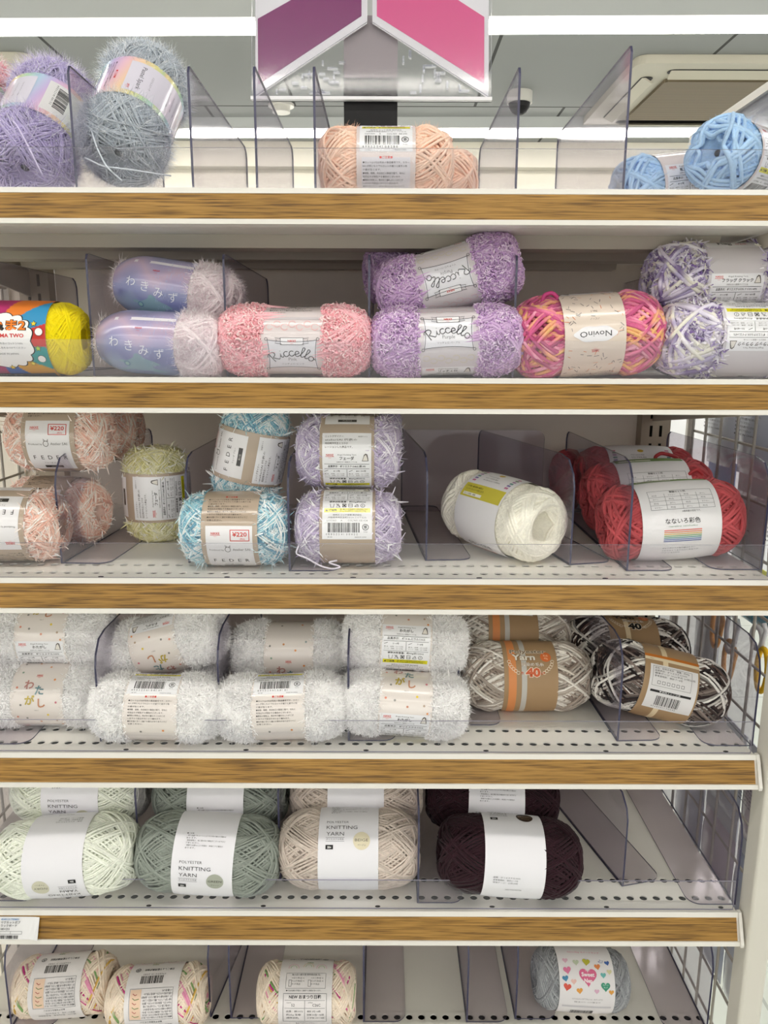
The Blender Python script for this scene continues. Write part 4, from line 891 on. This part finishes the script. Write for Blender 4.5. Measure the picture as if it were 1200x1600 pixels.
def mk_nep():
    f = superbody(.115, .0360, .46, .50, .0, .066, 0, .010, .3)
    y = ball_mesh(lambda b: wind(b, f, .0021, 125, 2, 111, mix_color(['#919499', '#abafb4', '#7f8288', '#9c9fa5'], .8), .8, 60, 86, steps=56), M['yarn'])
    b = Band(f, .068, 0, .0012, '#e9e6e8')
    heart(b, 1, 2, 11.5, '#dc6a92', 2); b.text('SWEET', 1, 7.4, 1.5, '#f6d8e2', 0, 0, 3); b.text('Sweet', 1, 2, 4.4, '#f8f2f4', 0, .03, 3, 16); b.text('Nep', 1, -4.4, 4.4, '#f8f2f4', 0, .03, 3, 10)
    for x, s_, r, c, ro in ((-24, 8, 5, '#dc7aa0', 8), (-25, -10, 5, '#dc5a48', -10), (-10, -13.5, 4, '#e6a24a', 8), (11, -13.5, 3.2, '#e0b4cc', 0), (22, -8, 6, '#3f9a7c', 0), (20, 4, 3.6, '#6fb8b4', 0), (14, 13, 4, '#e08a52', 8), (1, 18, 5, '#b9b43e', -8), (-12, 17, 4, '#c3cdb4', 0), (-25, 19, 3.6, '#e2b8cc', 0), (-27, -1, 4, '#4a8cb4', 12), (-17, -4, 3.6, '#f0c8c0', 0), (28, 8, 3.4, '#d8d4a8', 0), (29, -14, 3.4, '#e0a24a', 0), (27, 18, 3.4, '#4a6cb0', 12)): heart(b, x, s_, r, c, 2, ro)
    b.text('スイート', 22, -7, 1.4, '#e9f4ee', 0, 0, 3, 7, 0, 1); b.text('ネップ', 22, -9.6, 1.4, '#e9f4ee', 0, 0, 3, 5, 0, 1)
    b.line([(16, 19), (18, 17.6), (21, 17.8), (22.4, 20.4), (20, 19.6), (18.6, 21.6), (18, 19), (16, 19)], .5, '#3a5a9a', 3)
    b.text('カラフルなネップがアクセントの、25%ウールです。', 0, -24, 1.6, '#6a6468', 0, 0, 2, 38, 0, 1); b.text('季節に使いやすい、ふんわり軽い糸です', 0, -28, 1.6, '#6a6468', 0, 0, 2, 32, 0, 1)
    b.rect(-30, -36, 30, -33, '#cfcdd2', 1); b.barcode(-4, -52, 28, 10, '4968951216281')
    b.text('Sweet Nep スイートネップ', 0, 30, 2.0, '#dc6a92', 0, 0, 2, 40, 0, 1)
    new_proto('nep', [('wound_yarn', y), ('paper_band', stash(b.build('paper_band', M['paper'], None)))]); PROTO['nep_r'] = .036
mk_nep()

def mk_peach():
    f = superbody(.128, .0345, .52, .52, .05, .056, 0, .012)
    def mk(colr, seed, w):
        def fn(b):
            rg = np.random.RandomState(seed); wind(b, f, w, int(.23 / w), 1, seed, plain(colr, .06), .9, 56, 84, steps=50)
            hairs(b, f, 2600, .006, .0003, [lin(colr) * 1.1], rg, .8, .8, (-.028, .028), .5, 0, 2)
        return ball_mesh(fn, M['yarn'])
    b = Band(f, .056, 0, .0018, '#e2d6d4'); q = info(b, 82, '極細モヘア', 'ポリエステル100%', 'AK-602', '4903234100200', False, 50)
    caution(b, q - 4, 44); 
    for k in range(5): b.line([(-22 + k * 10, q - 10), (-18 + k * 10, q + 1), (-14 + k * 10, q - 10)], .5, '#f6f0f0', 1)
    b.rect(-23, q - 36, 23, q - 5, '#dcd9e0', 1)
    band = stash(b.build('film_band', M['film'], None))
    new_proto('peach', [('wound_yarn', mk('#fdcfb4', 121, .0030)), ('film_band', band)]); new_proto('sky', [('wound_yarn', mk('#9fcaf2', 122, .0042)), ('film_band', band)]); PROTO['peach_r'] = PROTO['sky_r'] = .0355
mk_peach()

def mk_tinsel(key, colr, glint, seed):
    f = superbody(.150, .0460, .62, .56, .10, .056, 0, .014, .3)
    def fn(b):
        rg = np.random.RandomState(seed); wind(b, f, .0019, 170, 1, seed, plain(colr, .10), 1.4, 50, 86, steps=42, sides=4)
        hairs(b, f, 8500, .013, .00028, [lin(glint), lin(colr), lin('#ffffff')], rg, 1.0, .8, (-.026, .026), .3, 1, 2)
        hairs(b, f, 5200, .005, .00035, [lin(colr), lin(glint)], rg, .5, 1, (-.026, .026), .3, 0, 2)
    y = ball_mesh(fn, [M['yarn'], M['glitter']])
    st = [lin(c) for c in ('#e6dd9a', '#b9dcb4', '#b4d3e6', '#c9b4e0', '#eabfd0', '#f0cfae')]
    def rim(a, s):
        k = (s * 1000 / 14 + a * 20); i0 = np.floor(k).astype(int) % 6; w_ = (k - np.floor(k))[:, None]; S_ = np.array(st)
        return S_[i0] * (1 - w_) + S_[(i0 + 1) % 6] * w_
    b = Band(f, .056, 0, .0016, rim, (14, 96)); b.rect(-22, -34, 22, 34, '#dcd8e6', 1)
    b.text('Pastel Spark', 0, -22, 4.4, '#4c4a56', 0, 0, 2, 34); b.text('パステルスパーク', 0, -11, 2.0, '#77747f', 0, 0, 2, 20, 0, 1); nikke(b, 16, -29, 1.5)
    for x in (8, 14, 20): tiny(b, ['ラメ入りのやさしい毛糸'], -12, x + 2, 1.4, 3, '#77747f', 22)
    b.rect(-22, 46, 22, 92, '#e3e1e2', 1); b.barcode(-2, 56, 30, 12, '4903234100' + str(seed) ); caution(b, -44, 40)
    new_proto(key, [('wound_yarn', y), ('film_band', stash(b.build('film_band', M['film'], None)))]); PROTO[key + '_r'] = .046
mk_tinsel('t_grey', '#b4bdc8', '#e6edf6', 131); mk_tinsel('t_lav', '#b4a6d6', '#e9e0fa', 132); mk_tinsel('t_pink', '#f09aa8', '#ffe4e8', 133)

# ------------------------------------------------------------------ placing the balls
_used = {}
def place(key, loc, face=0.0, tilt=0.0, yaw=0.0, label='', group=None, mats=None):
    """face = which millimetre of the band's round faces the viewer; tilt turns it in the picture plane, yaw about the vertical"""
    R0 = Matrix.Rotation(math.radians(yaw), 3, 'Z') @ Matrix.Rotation(-math.radians(tilt), 3, 'Y')
    v = R0.transposed() @ (EYE - Vector(loc)).normalized(); tv = math.atan2(v.z, -v.y)
    al = face * .001 / (PROTO[key + '_r']) - tv
    R1 = R0 @ Matrix.Rotation(al, 3, 'X')
    # the empty stands at the base of the ball; the parts are raised onto it
    r = PROTO[key + '_r']
    e = empty('yarn_ball', (loc[0], loc[1], loc[2] - r)); tag(e, label, 'yarn', group)
    for (nm, src) in PROTO[key]:
        c = src.copy(); c.name = nm; COL.objects.link(c); c.parent = e
        c.matrix_local = Matrix.Translation((0, 0, r)) @ R1.to_4x4()
    return e
def on(key, row, px, py, lift=0.0, Y=None):
    """ball resting on the shelf, its middle seen at the pixel"""
    r = PROTO[key + '_r']; z = S[row] + r + .0015 + lift
    d = ray(px, py)
    if Y is None: t = (z - EYE.z) / d.z; return EYE + d * t
    p = at(px, py, Y); return Vector((p.x, Y, z))
SF = {1: 'top', 2: 'second', 3: 'third', 4: 'fourth', 5: 'fifth', 6: 'lowest visible'}
def rest(key, row, px, Y, label, grp, face=0, tilt=0, yaw=0, dz=0.0):
    r = PROTO[key + '_r']; z = S[row] + r + .001 + dz
    d = ray(px, 800); D = (Y * math.cos(PITCH) - (z - 1.5) * math.sin(PITCH)); x = (px - 600) / FPX * D
    return place(key, (x, Y, z), face, tilt, yaw, label, grp)
def free(key, px, py, Y, label, grp, face=0, tilt=0, yaw=0):
    return place(key, tuple(at(px, py, Y)), face, tilt, yaw, label, grp)
# --- top shelf
G = 'tinsel yarn balls on the top shelf'
free('t_grey', 210, 180, .862, 'silver grey tinsel yarn ball leaning back, pastel band in the middle, on the top shelf', G, -14, -50, -100)
free('t_lav', 66, 205, .86, 'lavender tinsel yarn ball left of the silver grey one on the top shelf', G, 62, -48, -96)
free('t_pink', -58, 190, .87, 'pink tinsel yarn ball cut off by the left edge of the photo', G, 0, -50, -90)
G = 'peach yarn balls on the top shelf'
rest('peach', 1, 602, .812, 'peach yarn ball with bar code label facing front, on the top shelf', G, -2, 0, 0, -.002)
rest('peach', 1, 650, .892, 'peach yarn ball half hidden behind the bar-coded peach ball', G, 60, 0, 0, -.003)
G = 'pale blue yarn balls on the top shelf'
rest('sky', 1, 1160, .85, 'pale blue chunky yarn ball with label to the right, nearest the right edge', G, 44, 0, 38, .012)
rest('sky', 1, 1050, .90, 'lower pale blue chunky yarn ball beside the tall divider', G, 60, 8, 10, -.004)
rest('sky', 1, 1205, .95, 'pale blue chunky yarn ball at the back right corner', G, 30, 0, 10, .014)
# --- second shelf
rest('numa', 2, 22, .803, 'bright yellow cotton yarn ball with comic burst band at the left edge', 'yarn on the second shelf', 3)
G = 'fluffy white balls with lilac bands'
rest('waki', 2, 254, .803, 'fluffy white yarn ball in lilac band, lower of its stack', G, 4, -3, -8)
free('waki', 276, 457, .845, 'fluffy white yarn ball in lilac band, tilted on top of the stack', G, 0, -9, -8)
rest('waki', 2, 290, .905, 'fluffy white yarn ball in lilac band, hidden behind the stack', G, 40, -2, 0, .05)
G = 'boucle yarn balls on the second shelf'
rest('r_pink', 2, 462, .803, 'curly pink boucle yarn ball in front on the second shelf', G, 13)
rest('r_pink', 2, 470, .895, 'curly pink boucle yarn ball behind the front pink one', G, 20)
rest('r_purple', 2, 697, .805, 'curly purple boucle yarn ball lying level at the bottom of its stack', G, -11, 2)
free('r_purple', 700, 438, .845, 'curly purple boucle yarn ball on top, its band upside down and tilted', G, 2, 195, -6)
free('r_purple', 672, 424, .935, 'curly purple boucle yarn ball at the back behind the tilted one', G, 50, 4, 10)
rest('r_purple', 2, 690, .885, 'curly purple boucle yarn ball behind the level one, mostly hidden', G, 40)
G = 'multicolour yarn balls on the second shelf'
rest('novino', 2, 914, .812, 'pink, orange and magenta yarn ball with upside-down confetti band', G, 4, 184, 0)
rest('novino', 2, 905, .905, 'pink, orange and magenta yarn ball hidden behind the front one', G, 0, 0, 0)
G = 'purple and white flake yarn balls'
rest('flag', 2, 1152, .803, 'purple and white flake yarn ball, lower one with upside-down label', G, -20, 180, 0)
free('flag', 1128, 436, .855, 'purple and white flake yarn ball on top with upright label', G, -15, 1, 0)
rest('flag', 2, 1130, .895, 'purple and white flake yarn ball behind, only a strip of band showing', G, 32, 0, 0)
# --- third shelf
G = 'pale pink feathery yarn balls'
rest('f_pink', 3, 22, .82, 'pale pink feathery yarn ball in front with upside-down label', G, 7, 180, 0)
rest('f_pink', 3, 94, .90, 'pale pink feathery yarn ball behind the upside-down one, end showing through the divider', G, 12, 0, -12)
free('f_pink', 98, 683, .875, 'pale pink feathery yarn ball stacked on top with price on its band', G, 19, 0, 0)
free('f_pink', 150, 672, .975, 'pale pink feathery yarn ball at the back of the top layer', G, 30, 0, 0)
e = place('f_yellow', (-.277, .925, S[3] + .0575), -68, 90, 0, 'pale yellow feathery yarn ball standing on end, between two dividers', 'feathery yarn on the third shelf')
for c in e.children: c.location.z = .0405
G = 'pale blue feathery yarn balls'
rest('f_blue', 3, 370, .806, 'pale blue feathery yarn ball lying in front with the price on its band', G, 34, 0, 0)
free('f_blue', 393, 709, .868, 'pale blue feathery yarn ball on top, turned on end and leaning', G, -32, 78, 0)
G = 'lilac feathery yarn balls'
rest('f_purple', 3, 546, .815, 'lilac feathery yarn ball with bar code, bottom of its stack', G, -119, 0, 0)
free('f_purple', 545, 706, .848, 'lilac feathery yarn ball with information panel, on top of the bar-coded one', G, -59, 0, 0)
free('f_purple', 556, 684, .945, 'lilac feathery yarn ball at the back behind the stack', G, 14, 0, 0)
place('cream', (.136, .862, S[3] + .0455), 54, -3, -54, 'cream white yarn ball, its hollow end turned to the front', 'yarn on the third shelf')
G = 'red yarn balls'
rest('red', 3, 1045, .838, 'red yarn ball in front with rainbow-striped white band', G, 6, 4, 0)
rest('red', 3, 1010, .922, 'red yarn ball directly behind the rainbow-striped one', G, 12, 3, 0, .012)
rest('red', 3, 990, 1.01, 'red yarn ball with green patch on its band, further back', G, 64, 0, 0, .018)
rest('red', 3, 945, 1.088, 'red yarn ball farthest back, behind the dividers', G, 90, 0, 0, .004)
# --- fourth shelf
G = 'white fluffy yarn balls'
rest('wata', 4, 80, .822, 'white fluffy yarn ball with four coloured letters, bottom left of the shelf', G, -2, 0, 0)
free('wata2', 84, 993, .852, 'white fluffy yarn ball with information panel, top left of the shelf', G, -38, 0, 0)
rest('wata2', 4, 250, .789, 'white fluffy yarn ball, front one below the tilted ball', G, -130, -1, 0)
free('wata', 262, 1005, .850, 'white fluffy yarn ball tilted down to the right with its band upside down', G, -27, 197, -6)
rest('wata', 4, 262, .872, 'white fluffy yarn ball hidden behind the front one under the tilted ball', G, 20, 0, 0)
rest('wata', 4, 443, .791, 'white fluffy yarn ball, front one below the shaded ball', G, -130, 2, 0)
free('wata2', 458, 1018, .875, 'white fluffy yarn ball in shade behind the divider, letters half hidden', G, 30, 0, 0)
rest('wata2', 4, 633, .800, 'white fluffy yarn ball with spotted band, bottom of the fourth stack', G, -34, -4, 0)
free('wata', 634, 1002, .840, 'white fluffy yarn ball with laundry signs and yellow strip, top of the fourth stack', G, -64, -3, 0)
G = 'beige striped yarn balls'
rest('latte', 4, 822, .862, 'beige and white striped yarn ball in front, orange stripe on its band', G, -15, 0, 0)
free('latte', 795, 995, .930, 'beige and white striped yarn ball behind, only its top showing', G, 30, -3, 0)
G = 'dark brown and white striped yarn balls'
rest('mocha', 4, 1030, .835, 'dark brown and white striped yarn ball, front one tilted with bar code', G, 92, -12, -4, .004)
free('mocha', 978, 1012, .925, 'dark brown and white striped yarn ball behind the tilted one', G, -42, -3, 0)
# --- fifth shelf
G = 'plain acrylic yarn balls'
rest('ivory', 5, 110, .788, 'ivory yarn ball in front with its white band upside down', G, -60, 184, 0)
free('ivory', 133, 1230, .862, 'ivory yarn ball on top, band upright', G, 14, 0, 0)
rest('green', 5, 331, .792, 'grey-green yarn ball in front', G, 8, -3, 0)
free('green', 350, 1238, .868, 'grey-green yarn ball behind in the upper layer, only the lower half seen', G, 46, 0, 0)
rest('beige', 5, 549, .802, 'beige yarn ball in front with round beige colour mark', G, -31, 0, 0)
free('beige', 560, 1236, .872, 'beige yarn ball behind in the upper layer with blank band', G, 60, 0, 0)
rest('brown', 5, 797, .790, 'dark brown yarn ball in front, slightly tilted', G, -74, -4, 0)
free('brown', 770, 1243, .872, 'dark brown yarn ball behind in the upper layer', G, 18, -3, 0)
# --- lowest visible shelf
G = 'cotton yarn balls with flecks of pink and green'
rest('cotton', 6, 107, .817, 'cream cotton yarn ball flecked with pink, leftmost on the lowest shelf', G, 76, 185, 0)
rest('cotton', 6, 253, .800, 'cream cotton yarn ball flecked with pink, second from the left', G, 76, 184, 0)
rest('cotton', 6, 484, .806, 'cream cotton yarn ball flecked with pink, third from the left', G, 0, 0, 0)
rest('cotton', 6, 250, 1.06, 'cream cotton yarn ball flecked with pink, far at the back of the shelf', G, 30, 0, 0)
rest('nep', 6, 909, .828, 'grey-blue yarn ball with printed hearts around a pink heart', 'yarn on the lowest shelf', 0, -3, 0)
# ------------------------------------------------------------------ loose strands
def loose(ball, pts, r, col, m='satin'):
    P = np.array([(at(*p) - ball.location)[:] for p in pts]); t = np.linspace(0, len(P) - 1, len(P) * 6)
    Q = np.stack([np.interp(t, range(len(P)), P[:, k]) for k in range(3)], -1)
    for _ in range(4): Q[1:-1] = (Q[:-2] + Q[1:-1] * 2 + Q[2:]) / 4
    b = MB(); b.tube(Q, r, 6, lin(col)); b.build('loose_strand', M[m], ball)
def find(txt): return next(o for o in COL.objects if txt in str(o.get('label', '')))
loose(find('lilac feathery yarn ball with bar code'), [(470, 848, .79), (462, 866, .778), (480, 872, .776), (500, 884, .775), (520, 890, .775), (536, 886, .775), (512, 879, .776), (528, 876, .776)], .0009, '#f0eaf6')
loose(find('orange stripe on its band'), [(868, 1040, .832), (890, 1048, .826), (908, 1060, .83), (924, 1070, .838)], .0014, '#e5dccf')
loose(find('with upside-down confetti band'), [(846, 474, .80), (850, 460, .80), (862, 456, .80), (872, 464, .80), (868, 476, .80)], .0021, '#c23a7c')
loose(find('directly behind the rainbow'), [(1076, 752, .90), (1078, 738, .89), (1090, 731, .89), (1099, 740, .89), (1096, 752, .90)], .0022, '#c23c42')
loose(find('with green patch on its band'), [(1026, 728, .97), (1024, 712, .97), (1034, 706, .97), (1058, 712, .97), (1064, 726, .97)], .0024, '#b8383e')
loose(find('farthest back, behind'), [(884, 742, 1.05), (890, 724, 1.05), (912, 716, 1.05), (938, 716, 1.05), (952, 728, 1.05)], .0024, '#b8383e')
loose(find('curly pink boucle yarn ball in front'), [(508, 522, .778), (514, 540, .772), (526, 544, .770), (536, 532, .770), (541, 515, .772)], .0007, '#fdeeee')
loose(find('with laundry signs and yellow strip'), [(702, 1046, .80), (703, 1062, .795), (712, 1080, .79), (724, 1096, .785)], .0010, '#f8f6f6')
loose(find('silver grey tinsel'), [(132, 248, .79), (160, 262, .775), (200, 266, .77), (240, 272, .775), (266, 276, .79)], .0008, '#dfe6ee')
loose(find('silver grey tinsel'), [(140, 200, .80), (150, 232, .78), (165, 262, .77), (190, 284, .77)], .0008, '#dfe6ee')
loose(find('lavender tinsel'), [(14, 182, .80), (30, 205, .785), (48, 240, .775), (66, 276, .77)], .0008, '#ddd2f2')

# ------------------------------------------------------------------ flat printed things
class Card(Band):
    """same drawing tools on a flat card in the plane facing -y"""
    def __init__(b): b.mb = MB(); b.w = 1; b.bc = 0
    def map(b, a, s, lv): a = np.asarray(a, float); s = np.asarray(s, float); return np.stack([a, -(np.zeros_like(a) + lv), s], -1)

# ------------------------------------------------------------------ the sign on its post above the top shelf
YS = 1.105
sg = empty('shelf_sign', at(577, 208, YS)); tag(sg, 'sign of purple and pink slanted fields in clear plastic, standing on a black post', 'sign')
def P2(px, py): q = at(px, py, YS); return (q.x - sg.location.x, q.z - sg.location.z)
def poly(mb, pts, y0, y1, col=(.8, .8, .8), m=0, rim=None): mb.prism([P2(*p) for p in pts][::-1], 'y', y0, y1, col, m, rim)
b = MB(); poly(b, [(391, -190), (767, -190), (767, 157), (391, 157)], .004, .0065, m=0, rim=1); b.build('clear_back_plate', [M['clear2'], M['rim2']], sg, smooth=False)
wf = mat('sign_white_print', .3, .4, '#f1f0f4')
for nm, white, colr, hexc in (('purple_panel', [(396, -190), (572, -190), (572, 36), (398, 152)], [(401, 30), (563, -62), (563, 25), (402, 133)], '#8a2c70'), ('pink_panel', [(580, -190), (762, -190), (762, 152), (580, 36)], [(587, -82), (755, 26), (755, 130), (587, 25)], '#ea5a98')):
    b = MB(); poly(b, white, .0005, .0035); o = b.build(nm, wf, sg, smooth=False)
    b = MB(); poly(b, colr, .0000, .0004, lin(hexc)); b.build('printed_field', M['film'], o, smooth=False)
    b = MB(); x0, x1 = (white[0][0], white[1][0]); poly(b, [(p[0] + (0 if p[0] < 577 else 0), p[1]) for p in white], -.0040, -.0018, m=0, rim=1); b.build('clear_cover', [M['clear2'], M['rim2']], o, smooth=False)
b = MB(); rg = random.Random(4)
for sgn in (-1, 1):
    for k in range(22):
        b = MB(); x = 577 + sgn * rg.uniform(48, 165); y = rg.uniform(50 + (abs(x - 577) - 5) * .66, 150)
        if y > 148 or y < 45 + abs(x - 577) * .62: continue
        w_, h_ = rg.choice(((16, 3), (3, 12), (10, 3), (3, 7))); poly(b, [(x, y - h_), (x + w_, y - h_), (x + w_, y), (x, y)], -.002, .0039); b.build('raised_relief', M['bag'], sg, smooth=False)
b = MB(); poly(b, [(391, 152), (767, 152), (767, 157), (391, 157)], -.004, .0066); b.build('lower_edge_strip', wf, sg, smooth=False)
b = MB(); poly(b, [(535, 118), (535, 20), (620, 20), (620, 118)][::-1], .008, .016); b.build('grey_bracket', M['grey'], sg, smooth=False)
b = MB(); q0 = P2(535, 118); q1 = P2(620, 118); b.box(q0[0], q1[0], .008, .018, S[1] - sg.location.z + .0005, q0[1]); b.build('black_post', M['black'], sg, smooth=False)

# ------------------------------------------------------------------ low end panel above the top shelf, right
e = empty('end_panel', (.420, YF, S[1])); tag(e, 'cream-framed clear end panel at the right end of the top shelf', 'panel')
b = MB(); b.box(-.004, .006, .0, .38, .134, .143); b.box(-.004, .006, .374, .384, 0, .134); b.box(-.004, .006, 0, .012, 0, .134); b.build('panel_frame', M['enamel'], e, smooth=False)
b = MB(); b.box(0, .0025, .012, .374, .0, .134); b.build('clear_pane', M['bag'], e, smooth=False)
b = MB(); b.box(-.085, -.005, .388, .400, -.02, .130); b.build('back_return', M['enamel'], e, smooth=False)

# ------------------------------------------------------------------ wire grids and what hangs on the other side
def grid(x, y0, y1, z0, z1, lab, dy=.048, dz=.066):
    e = empty('wire_grid_panel', (x, y0, 0)); tag(e, lab, 'wire grid'); r = .0019; b = MB()
    y = 0
    while y <= y1 - y0 + 1e-6: b.tube([(0, y, z0), (0, y, (z0 + z1) / 2), (0, y, z1)], r, 6); y += dy
    z = z0 + .01
    while z <= z1: b.tube([(.0036, 0, z), (.0036, (y1 - y0) / 2, z), (.0036, y1 - y0, z)], r, 6); z += dz
    o = b.build('grid_wires', M['steel'], e); 
    b = MB(); b.box(-.004, .006, -.006, .0, z0 - .01, z1 + .01); b.build('edge_rail', M['enamel'], e, smooth=False)
    b = MB(); b.box(-.004, .006, y1 - y0 + .002, y1 - y0 + .010, z0 - .01, z1 + .01); b.build('edge_rail', M['enamel'], e, smooth=False)
    b = MB(); 
    for z in (z0 + .02,): b.box(-.03, .0, y1 - y0 - .02, y1 - y0 - .012, z, z + .01)
    b.build('grid_clip', M['steel'], e, smooth=False)
grid(.452, .79, 1.13, .12, 1.60, 'upright wire grid closing the right side of the rack')
grid(-.540, .79, 1.13, .12, 1.60, 'upright wire grid closing the left side of the rack')

bagf = {}
def package(y, z, w, h, body, card, lab, x=.485, text=True, grp='packages hanging beyond the wire grid', thick=.011):
    """pillow pack hanging from a peg; its back faces the yarn rack"""
    e = empty('hanging_package', (x, y, z)); tag(e, lab, 'package', grp)
    n = 10; b = MB(); U = np.linspace(-1, 1, n); uu, vv = np.meshgrid(U, U, indexing='ij')
    th = thick * (1 - uu ** 4) * (1 - vv ** 4); th = th + .0012 * np.sin(uu * 9 + vv * 5) * (1 - uu ** 2) * (1 - vv ** 2)
    for sg_ in (-1, 1):
        V = np.stack([sg_ * th + sg_ * .0002, uu * w / 2, vv * h / 2 - h / 2 - .02], -1).reshape(-1, 3)
        F = [(i * n + j, (i + 1) * n + j, (i + 1) * n + j + 1, i * n + j + 1) for i in range(n - 1) for j in range(n - 1)]
        b.add(V, F if sg_ > 0 else [f[::-1] for f in F], lin(body))
    b.build('filled_pouch', M['film'], e)
    b = MB(); b.box(-.0008, .0008, -w / 2, w / 2, -.021, .012, lin(card)); b.build('header_card', M['paper'], e, smooth=False)
    if text:
        c = Card(); tiny(c, ['使用上の注意', '火のそばに置かないでください。', 'お子様の手の届かない所に', '保管してください。', '直射日光を避けてください。', '材質：ポリプロピレン', 'MADE IN CHINA'], -w * 400, -34, 2.4, 5.2, '#4a4c55', w * 800, bold=.01)
        o = c.mb.build('printed_notice', M['paper'], e); o.rotation_euler.z = -math.pi / 2; o.location = (-thick - .0012, 0, 0)
    return e
BL = ['#d0d7e4', '#c6cfdf', '#dde1ea', '#cbd2e0', '#d4d8e3']
k = 0
for (z, ys, colz) in ((1.455, (1.10, 1.00, .90, .80), BL), (1.335, (1.09, .99, .89, .795), ['#d6d8e0', '#e2dfe4', '#c8a4ac', '#c8ced8'])):
    for i, y in enumerate(ys):
        package(y, z, .088, .098, colz[i % len(colz)], '#d9dce4' if i % 2 else '#8aa0c8', 'blue-grey package %s behind the grid by the %s, %s' % (('hanging', 'red yarn', 'nearest the back') if i == 0 else ('hanging', 'red yarn', ('second', 'third', 'fourth')[i - 1] + ' from the back')) + (', upper tier' if z > 1.4 else ', lower tier'))
for j, z in enumerate((.985, .86, .735)):
    for i, y in enumerate((1.09, .985, .88)):
        package(y, z, .098, .105, ['#b3bdd6', '#c8cfe0', '#d2c8d6'][(i + j) % 3], '#c8ccd8', 'shiny blue-grey pouch beyond the wire grid by the fifth shelf, %s column, %s' % (('back', 'middle', 'front')[i], ('top', 'middle', 'lowest')[j]), text=(j == 0))
package(.935, 1.205, .10, .045, '#2f86a8', '#dede3a', 'teal package with yellow card above the white hooks beyond the wire grid', x=.50, text=False)
package(1.03, 1.19, .09, .04, '#3b7f9c', '#4aa6c0', 'teal package behind the yellow-carded one beyond the wire grid', x=.51, text=False)
package(1.085, 1.18, .07, .16, '#c3c7cf', '#dfe2e6', 'tall clear-grey package beyond the wire grid by the dark striped yarn', text=True)
package(.83, 1.105, .085, .06, '#d8d9dc', '#e4e4e8', 'small white package low beyond the wire grid by the dark striped yarn', x=.475, text=True)
for (y, z, c, lab) in ((1.03, 1.115, '#e0a15a', 'orange plastic carabiner in front of the tall package, nearer the back'), (.985, 1.085, '#e2a868', 'orange plastic carabiner hanging nearest the middle of the grid'), (.895, 1.11, '#e8b818', 'yellow plastic carabiner hanging at the front by the corner post'), (.985, 1.125, '#e6e6ea', 'white plastic carabiner with a curled tip beyond the wire grid'), (.915, 1.145, '#e2e2e6', 'white ring-shaped carabiner beyond the wire grid')):
    e = empty('plastic_carabiner', (.472, y, z)); tag(e, lab, 'carabiner', 'plastic carabiners beyond the wire grid')
    b = MB(); P = [(0, .013 * math.cos(t), .028 * math.sin(t) * (1 if 'ring' not in lab else .5)) for t in np.linspace(0, 2 * math.pi, 28)[:-1]]; b.tube(P, .0034, 8, lin(c), close=True); b.build('carabiner_body', M['paper'], e)
    b = MB(); b.tube([(0, -.013, -.01), (0, -.016, .004), (0, -.020, .016), (0, -.014, .024)], .0030, 8, lin(c)); b.build('spring_gate', M['paper'], e)

# ------------------------------------------------------------------ price label clipped to the rail of the fifth shelf
c = Card(); nL = 12
pts = [(-.034 + .068 * i / nL, s_) for i in range(nL + 1) for s_ in (-.0125, .0115)]
V = np.array([(x, -.0006 - .004 * max(0, (x - .020) / .014) ** 2 * (1 if s_ < 0 else .3), s_) for x, s_ in pts])
c.mb.add(V, [(2 * i, 2 * i + 1, 2 * i + 3, 2 * i + 2) for i in range(nL)], lin('#e6e5e6')); c.mb.add(V + np.array([0, .0005, 0]), [(2 * i, 2 * i + 2, 2 * i + 3, 2 * i + 1) for i in range(nL)], lin('#dcdbdc'))
c.rect(-34, -8, -12, 9, '#3a3634', 12); c.frame(-33, -7, -13.5, 7.5, .5, '#8a7a6a', 13); c.line([(-31, 1), (-26, 4), (-20, 1.5), (-15, 3)], .7, '#d08a3a', 14)
c.text('4549131700601', -9, 8.2, 2.0, '#3a78b0', -1, .02, 12, 20); c.text('マグネット式ブ', -9, 4.6, 2.3, '#2a2a2e', -1, .01, 12, None, 0, 1); c.text('ラックボード', -9, 1.2, 2.3, '#2a2a2e', -1, .01, 12, None, 0, 1); c.text('180×253', -9, -2.2, 2.2, '#2a2a2e', -1, .01, 12)
c.frame(-10, -6.6, 15, -3.4, .3, '#55555a', 12); c.rect(2, -6.6, 2.3, -3.4, '#55555a', 12); c.barcode(-10, -11.5, 42, 3.6, '', lv=12)
o = c.mb.build('price_label', M['paper'], None, smooth=False); q = at(16, 1447, YF - .009)
o.location = (q.x, YF - .0072, S[5] - .0155); o.rotation_euler = (math.radians(-19), 0, 0)
tag(o, 'white price label with bar code stuck on the wood strip at the bottom left', 'price label')
